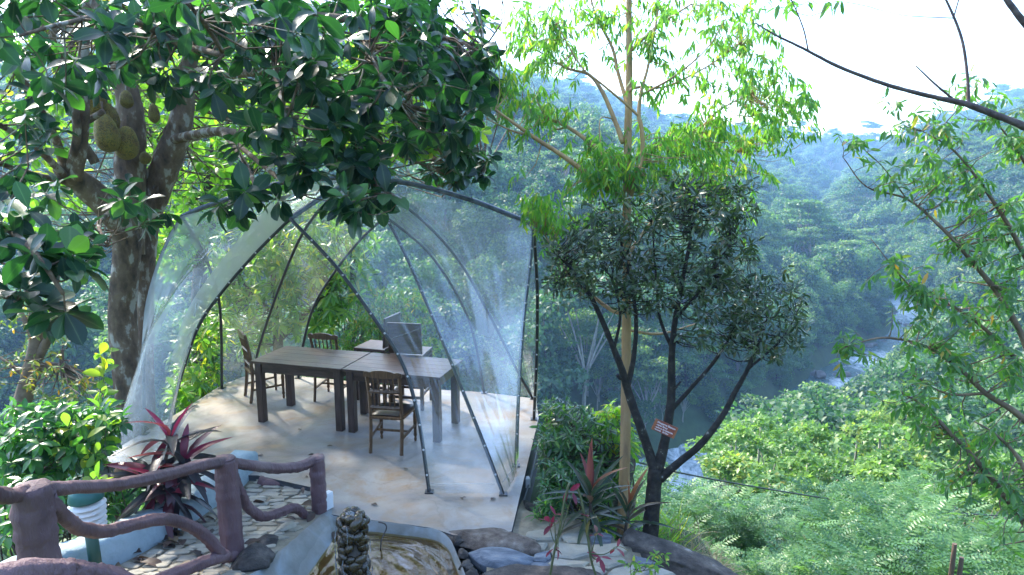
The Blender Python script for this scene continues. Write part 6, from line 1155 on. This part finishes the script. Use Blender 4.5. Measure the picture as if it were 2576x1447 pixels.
# clearings: pale grassy patches on the far slope
keep &= ~((vnoise(cand[:, 0], cand[:, 1], .02, 21) > .55) & (rad > 200)); cand = cand[keep]; d = d[keep]; rad = rad[keep]; side_ = sd_[keep]
z = land(cand[:, 0], cand[:, 1]); P = np.c_[cand, z - .3]
flatm = (vnoise(cand[:, 0], cand[:, 1], .03, 30) > .1) & (cand[:, 0] > 10)
kind = np.where(flatm & (rng.uniform(0, 1, len(P)) < .55), rng.integers(6, 9, len(P)), rng.integers(0, 6, len(P)))
scl = rng.uniform(.65, 1.3, len(P)) * np.where(rng.uniform(0, 1, len(P)) < .08, 1.4, 1.0) * np.where(rad > 620, 1.55, np.where(rad > 300, 1.15, 1.0)) * np.where((rad < 60), .75, 1) * np.where(cand[:, 1] > 215, .9, np.clip((d - 1) / 16, .38, 1)) * np.where(rng.uniform(0, 1, len(P)) < .12, 1.3, 1)
# near side trees must stay below the sight line to the river and the terrace view
az2 = cand[:, 0] / cand[:, 1]; ok = np.ones(len(P), bool); near = (side_ < 0) & (rad < 110); topz = P[:, 2] + 9.5 * scl
upx = 1288 + F * P[:, 0] / depth_of(P); ok &= ~(near & (upx > 1660) & (upx < 1840)); ok &= ~(near & (upx > 2075) & (upx < 2200) & (d < 45)); low_ = (side_ < 0) & (upx > 1300) & (upx < 2560) & (rad < 150); scl = np.where(low_, np.minimum(scl * .9, np.where(((upx > 1850) & (upx < 2065)) | (upx > 2260), .95, .6)), scl); topz = P[:, 2] + 9.0 * scl; ok &= ~(near & (topz > CAMZ - 0.30 * rad) & (cand[:, 0] > 0)); ok &= ~(near & (topz > CAMZ - 0.10 * rad) & (cand[:, 0] <= 0)); P, kind, scl, rad, d, side_ = P[ok], kind[ok], scl[ok], rad[ok], d[ok], side_[ok]
vis = in_frame(P + [0, 0, 6], 0.02); size_ = np.where(vis, scl / depth_of(P).clip(1), 0); order = np.argsort(-size_); ind = order[:290]; rest = order[290:]
def where_(i):
    u_ = 1288 + F * P[i, 0] / depth_of(P[i])[0]
    if side_[i] < 0: return "on the nearer valley side below the terrace", "near"
    if d[i] < 24: return "on the far river bank", "bank"
    if u_ < 1100: return "on the hillside seen past the tent", "hill behind the tent"
    if u_ < 1620: return "on the hillside behind the gum tree", "hill behind the gum tree"
    return "on the slope above the rapids", "slope above the rapids"
for i in ind:
    nm, me = FAR[kind[i]]; wl, wg = where_(i); sz_ = "tall" if scl[i] > 1.1 else ("small" if scl[i] < .75 else "middling")
    put_tree(nm, me, P[i], scl[i], ("%s rounded dark green forest tree %s" if nm == "forest_tree" else "%s flat topped pale forked tree %s") % (sz_, wl), "tree", ("rounded trees, " if nm == "forest_tree" else "flat topped trees, ") + wg, tcol)
me = bpy.data.meshes.new("forest"); me.vertices.add(len(rest)); me.vertices.foreach_set("co", P[rest].astype(np.float32).ravel())
a = me.attributes.new("scl", 'FLOAT', 'POINT'); a.data.foreach_set("value", scl[rest].astype(np.float32)); a = me.attributes.new("rot", 'FLOAT_VECTOR', 'POINT'); rv = np.zeros((len(rest), 3), np.float32); rv[:, 2] = rng.uniform(0, 6.28, len(rest)); rv[:, :2] = rng.normal(0, .03, (len(rest), 2)); a.data.foreach_set("vector", rv.ravel())
# one of each kind, standing in view, lends its shape to the far wood
src = {}
for o_ in tcol.objects: src.setdefault(o_.data.name, o_)
a = me.attributes.new("kind", 'INT', 'POINT'); names = sorted(src); meshname = {m_.name: names.index(m_.name) for _, m_ in FAR if m_.name in src}
a.data.foreach_set("value", np.array([meshname.get(FAR[k_][1].name, 0) for k_ in kind[rest]], dtype=np.int32))
fo_ = put("forest", me); tag(fo_, "hazy forest covering the far hillsides", kind="stuff")
ng = bpy.data.node_groups.new("forest spread", 'GeometryNodeTree'); ng.interface.new_socket("Geometry", in_out='INPUT', socket_type='NodeSocketGeometry'); ng.interface.new_socket("Geometry", in_out='OUTPUT', socket_type='NodeSocketGeometry')
gi = ng.nodes.new("NodeGroupInput"); go = ng.nodes.new("NodeGroupOutput"); jn = ng.nodes.new("GeometryNodeJoinGeometry")
def named(nm_, ty): n_ = ng.nodes.new("GeometryNodeInputNamedAttribute"); n_.data_type = ty; n_.inputs[0].default_value = nm_; return n_.outputs[0]
kd_, sc_, ro_ = named("kind", 'INT'), named("scl", 'FLOAT'), named("rot", 'FLOAT_VECTOR')
e2r = ng.nodes.new("FunctionNodeEulerToRotation"); ng.links.new(ro_, e2r.inputs[0])
for q, nm_ in enumerate(names):
    oi_ = ng.nodes.new("GeometryNodeObjectInfo"); oi_.transform_space = 'ORIGINAL'; oi_.inputs["Object"].default_value = src[nm_]; oi_.inputs["As Instance"].default_value = True
    cmp_ = ng.nodes.new("FunctionNodeCompare"); cmp_.data_type = 'INT'; cmp_.operation = 'EQUAL'; ci = [s_ for s_ in cmp_.inputs if s_.type == 'INT']; ng.links.new(kd_, ci[0]); ci[1].default_value = q
    iop = ng.nodes.new("GeometryNodeInstanceOnPoints"); ng.links.new(gi.outputs[0], iop.inputs["Points"]); ng.links.new(cmp_.outputs[0], iop.inputs["Selection"]); ng.links.new(oi_.outputs["Geometry"], iop.inputs["Instance"]); ng.links.new(e2r.outputs[0], iop.inputs["Rotation"]); ng.links.new(sc_, iop.inputs["Scale"]); ng.links.new(iop.outputs[0], jn.inputs[0])
ng.links.new(jn.outputs[0], go.inputs[0]); md = fo_.modifiers.new("spread", 'NODES'); md.node_group = ng
# river boulders
M_rrock = mat("river boulder", [(0.3, (0.10, 0.085, 0.08)), (0.6, (0.20, 0.175, 0.165)), (0.8, (0.30, 0.27, 0.25))], .8, 0.85, .8, 3, .2, kind="World")
for k in range(150):
    i = random.randrange(330, 640); s = random.choice((-1, 1)); off = random.uniform(4.6, 6.6) if k % 4 else random.uniform(1, 4.5); q = ctr[i] + nr[i] * s * off; sz = random.uniform(.7, 2.6)
    if k == 0: rkm = [ico("boulder", 70 + j, M_rrock, 3, .28) for j in range(5)]
    o_ = put("boulder", rkm[k % 5]); o_.location = (q[0], q[1], -39.6 + .03 * max(0, q[1] - 180) + random.uniform(-.2, .3) * sz); o_.scale = (sz * 1.3, sz, sz * random.uniform(.5, .8)); o_.rotation_euler = (0, 0, random.uniform(0, 6)); tag(o_, "grey brown boulder in the river bed", "rock", "boulders in the river bed")

# ------------------------------------------------------------------ haze: one closed box of even air
M_haze = bpy.data.materials.new("valley haze"); M_haze.use_nodes = True; t = M_haze.node_tree
for n_ in list(t.nodes):
    if n_.type == 'BSDF_PRINCIPLED': t.nodes.remove(n_)
pv = t.nodes.new("ShaderNodeVolumePrincipled"); pv.inputs["Color"].default_value = (0.34, 0.60, 1.0, 1); pv.inputs["Density"].default_value = 0.00058; pv.inputs["Anisotropy"].default_value = 0.2
t.links.new(pv.outputs[0], [n_ for n_ in t.nodes if n_.type == 'OUTPUT_MATERIAL'][0].inputs["Volume"])
mb = MB(); mb.box((0, 0, 77.0), (2400, 2400, 248)); hz = mb.build("haze", M_haze); hz["kind"] = "stuff"; hz["label"] = "blue haze filling the valley"
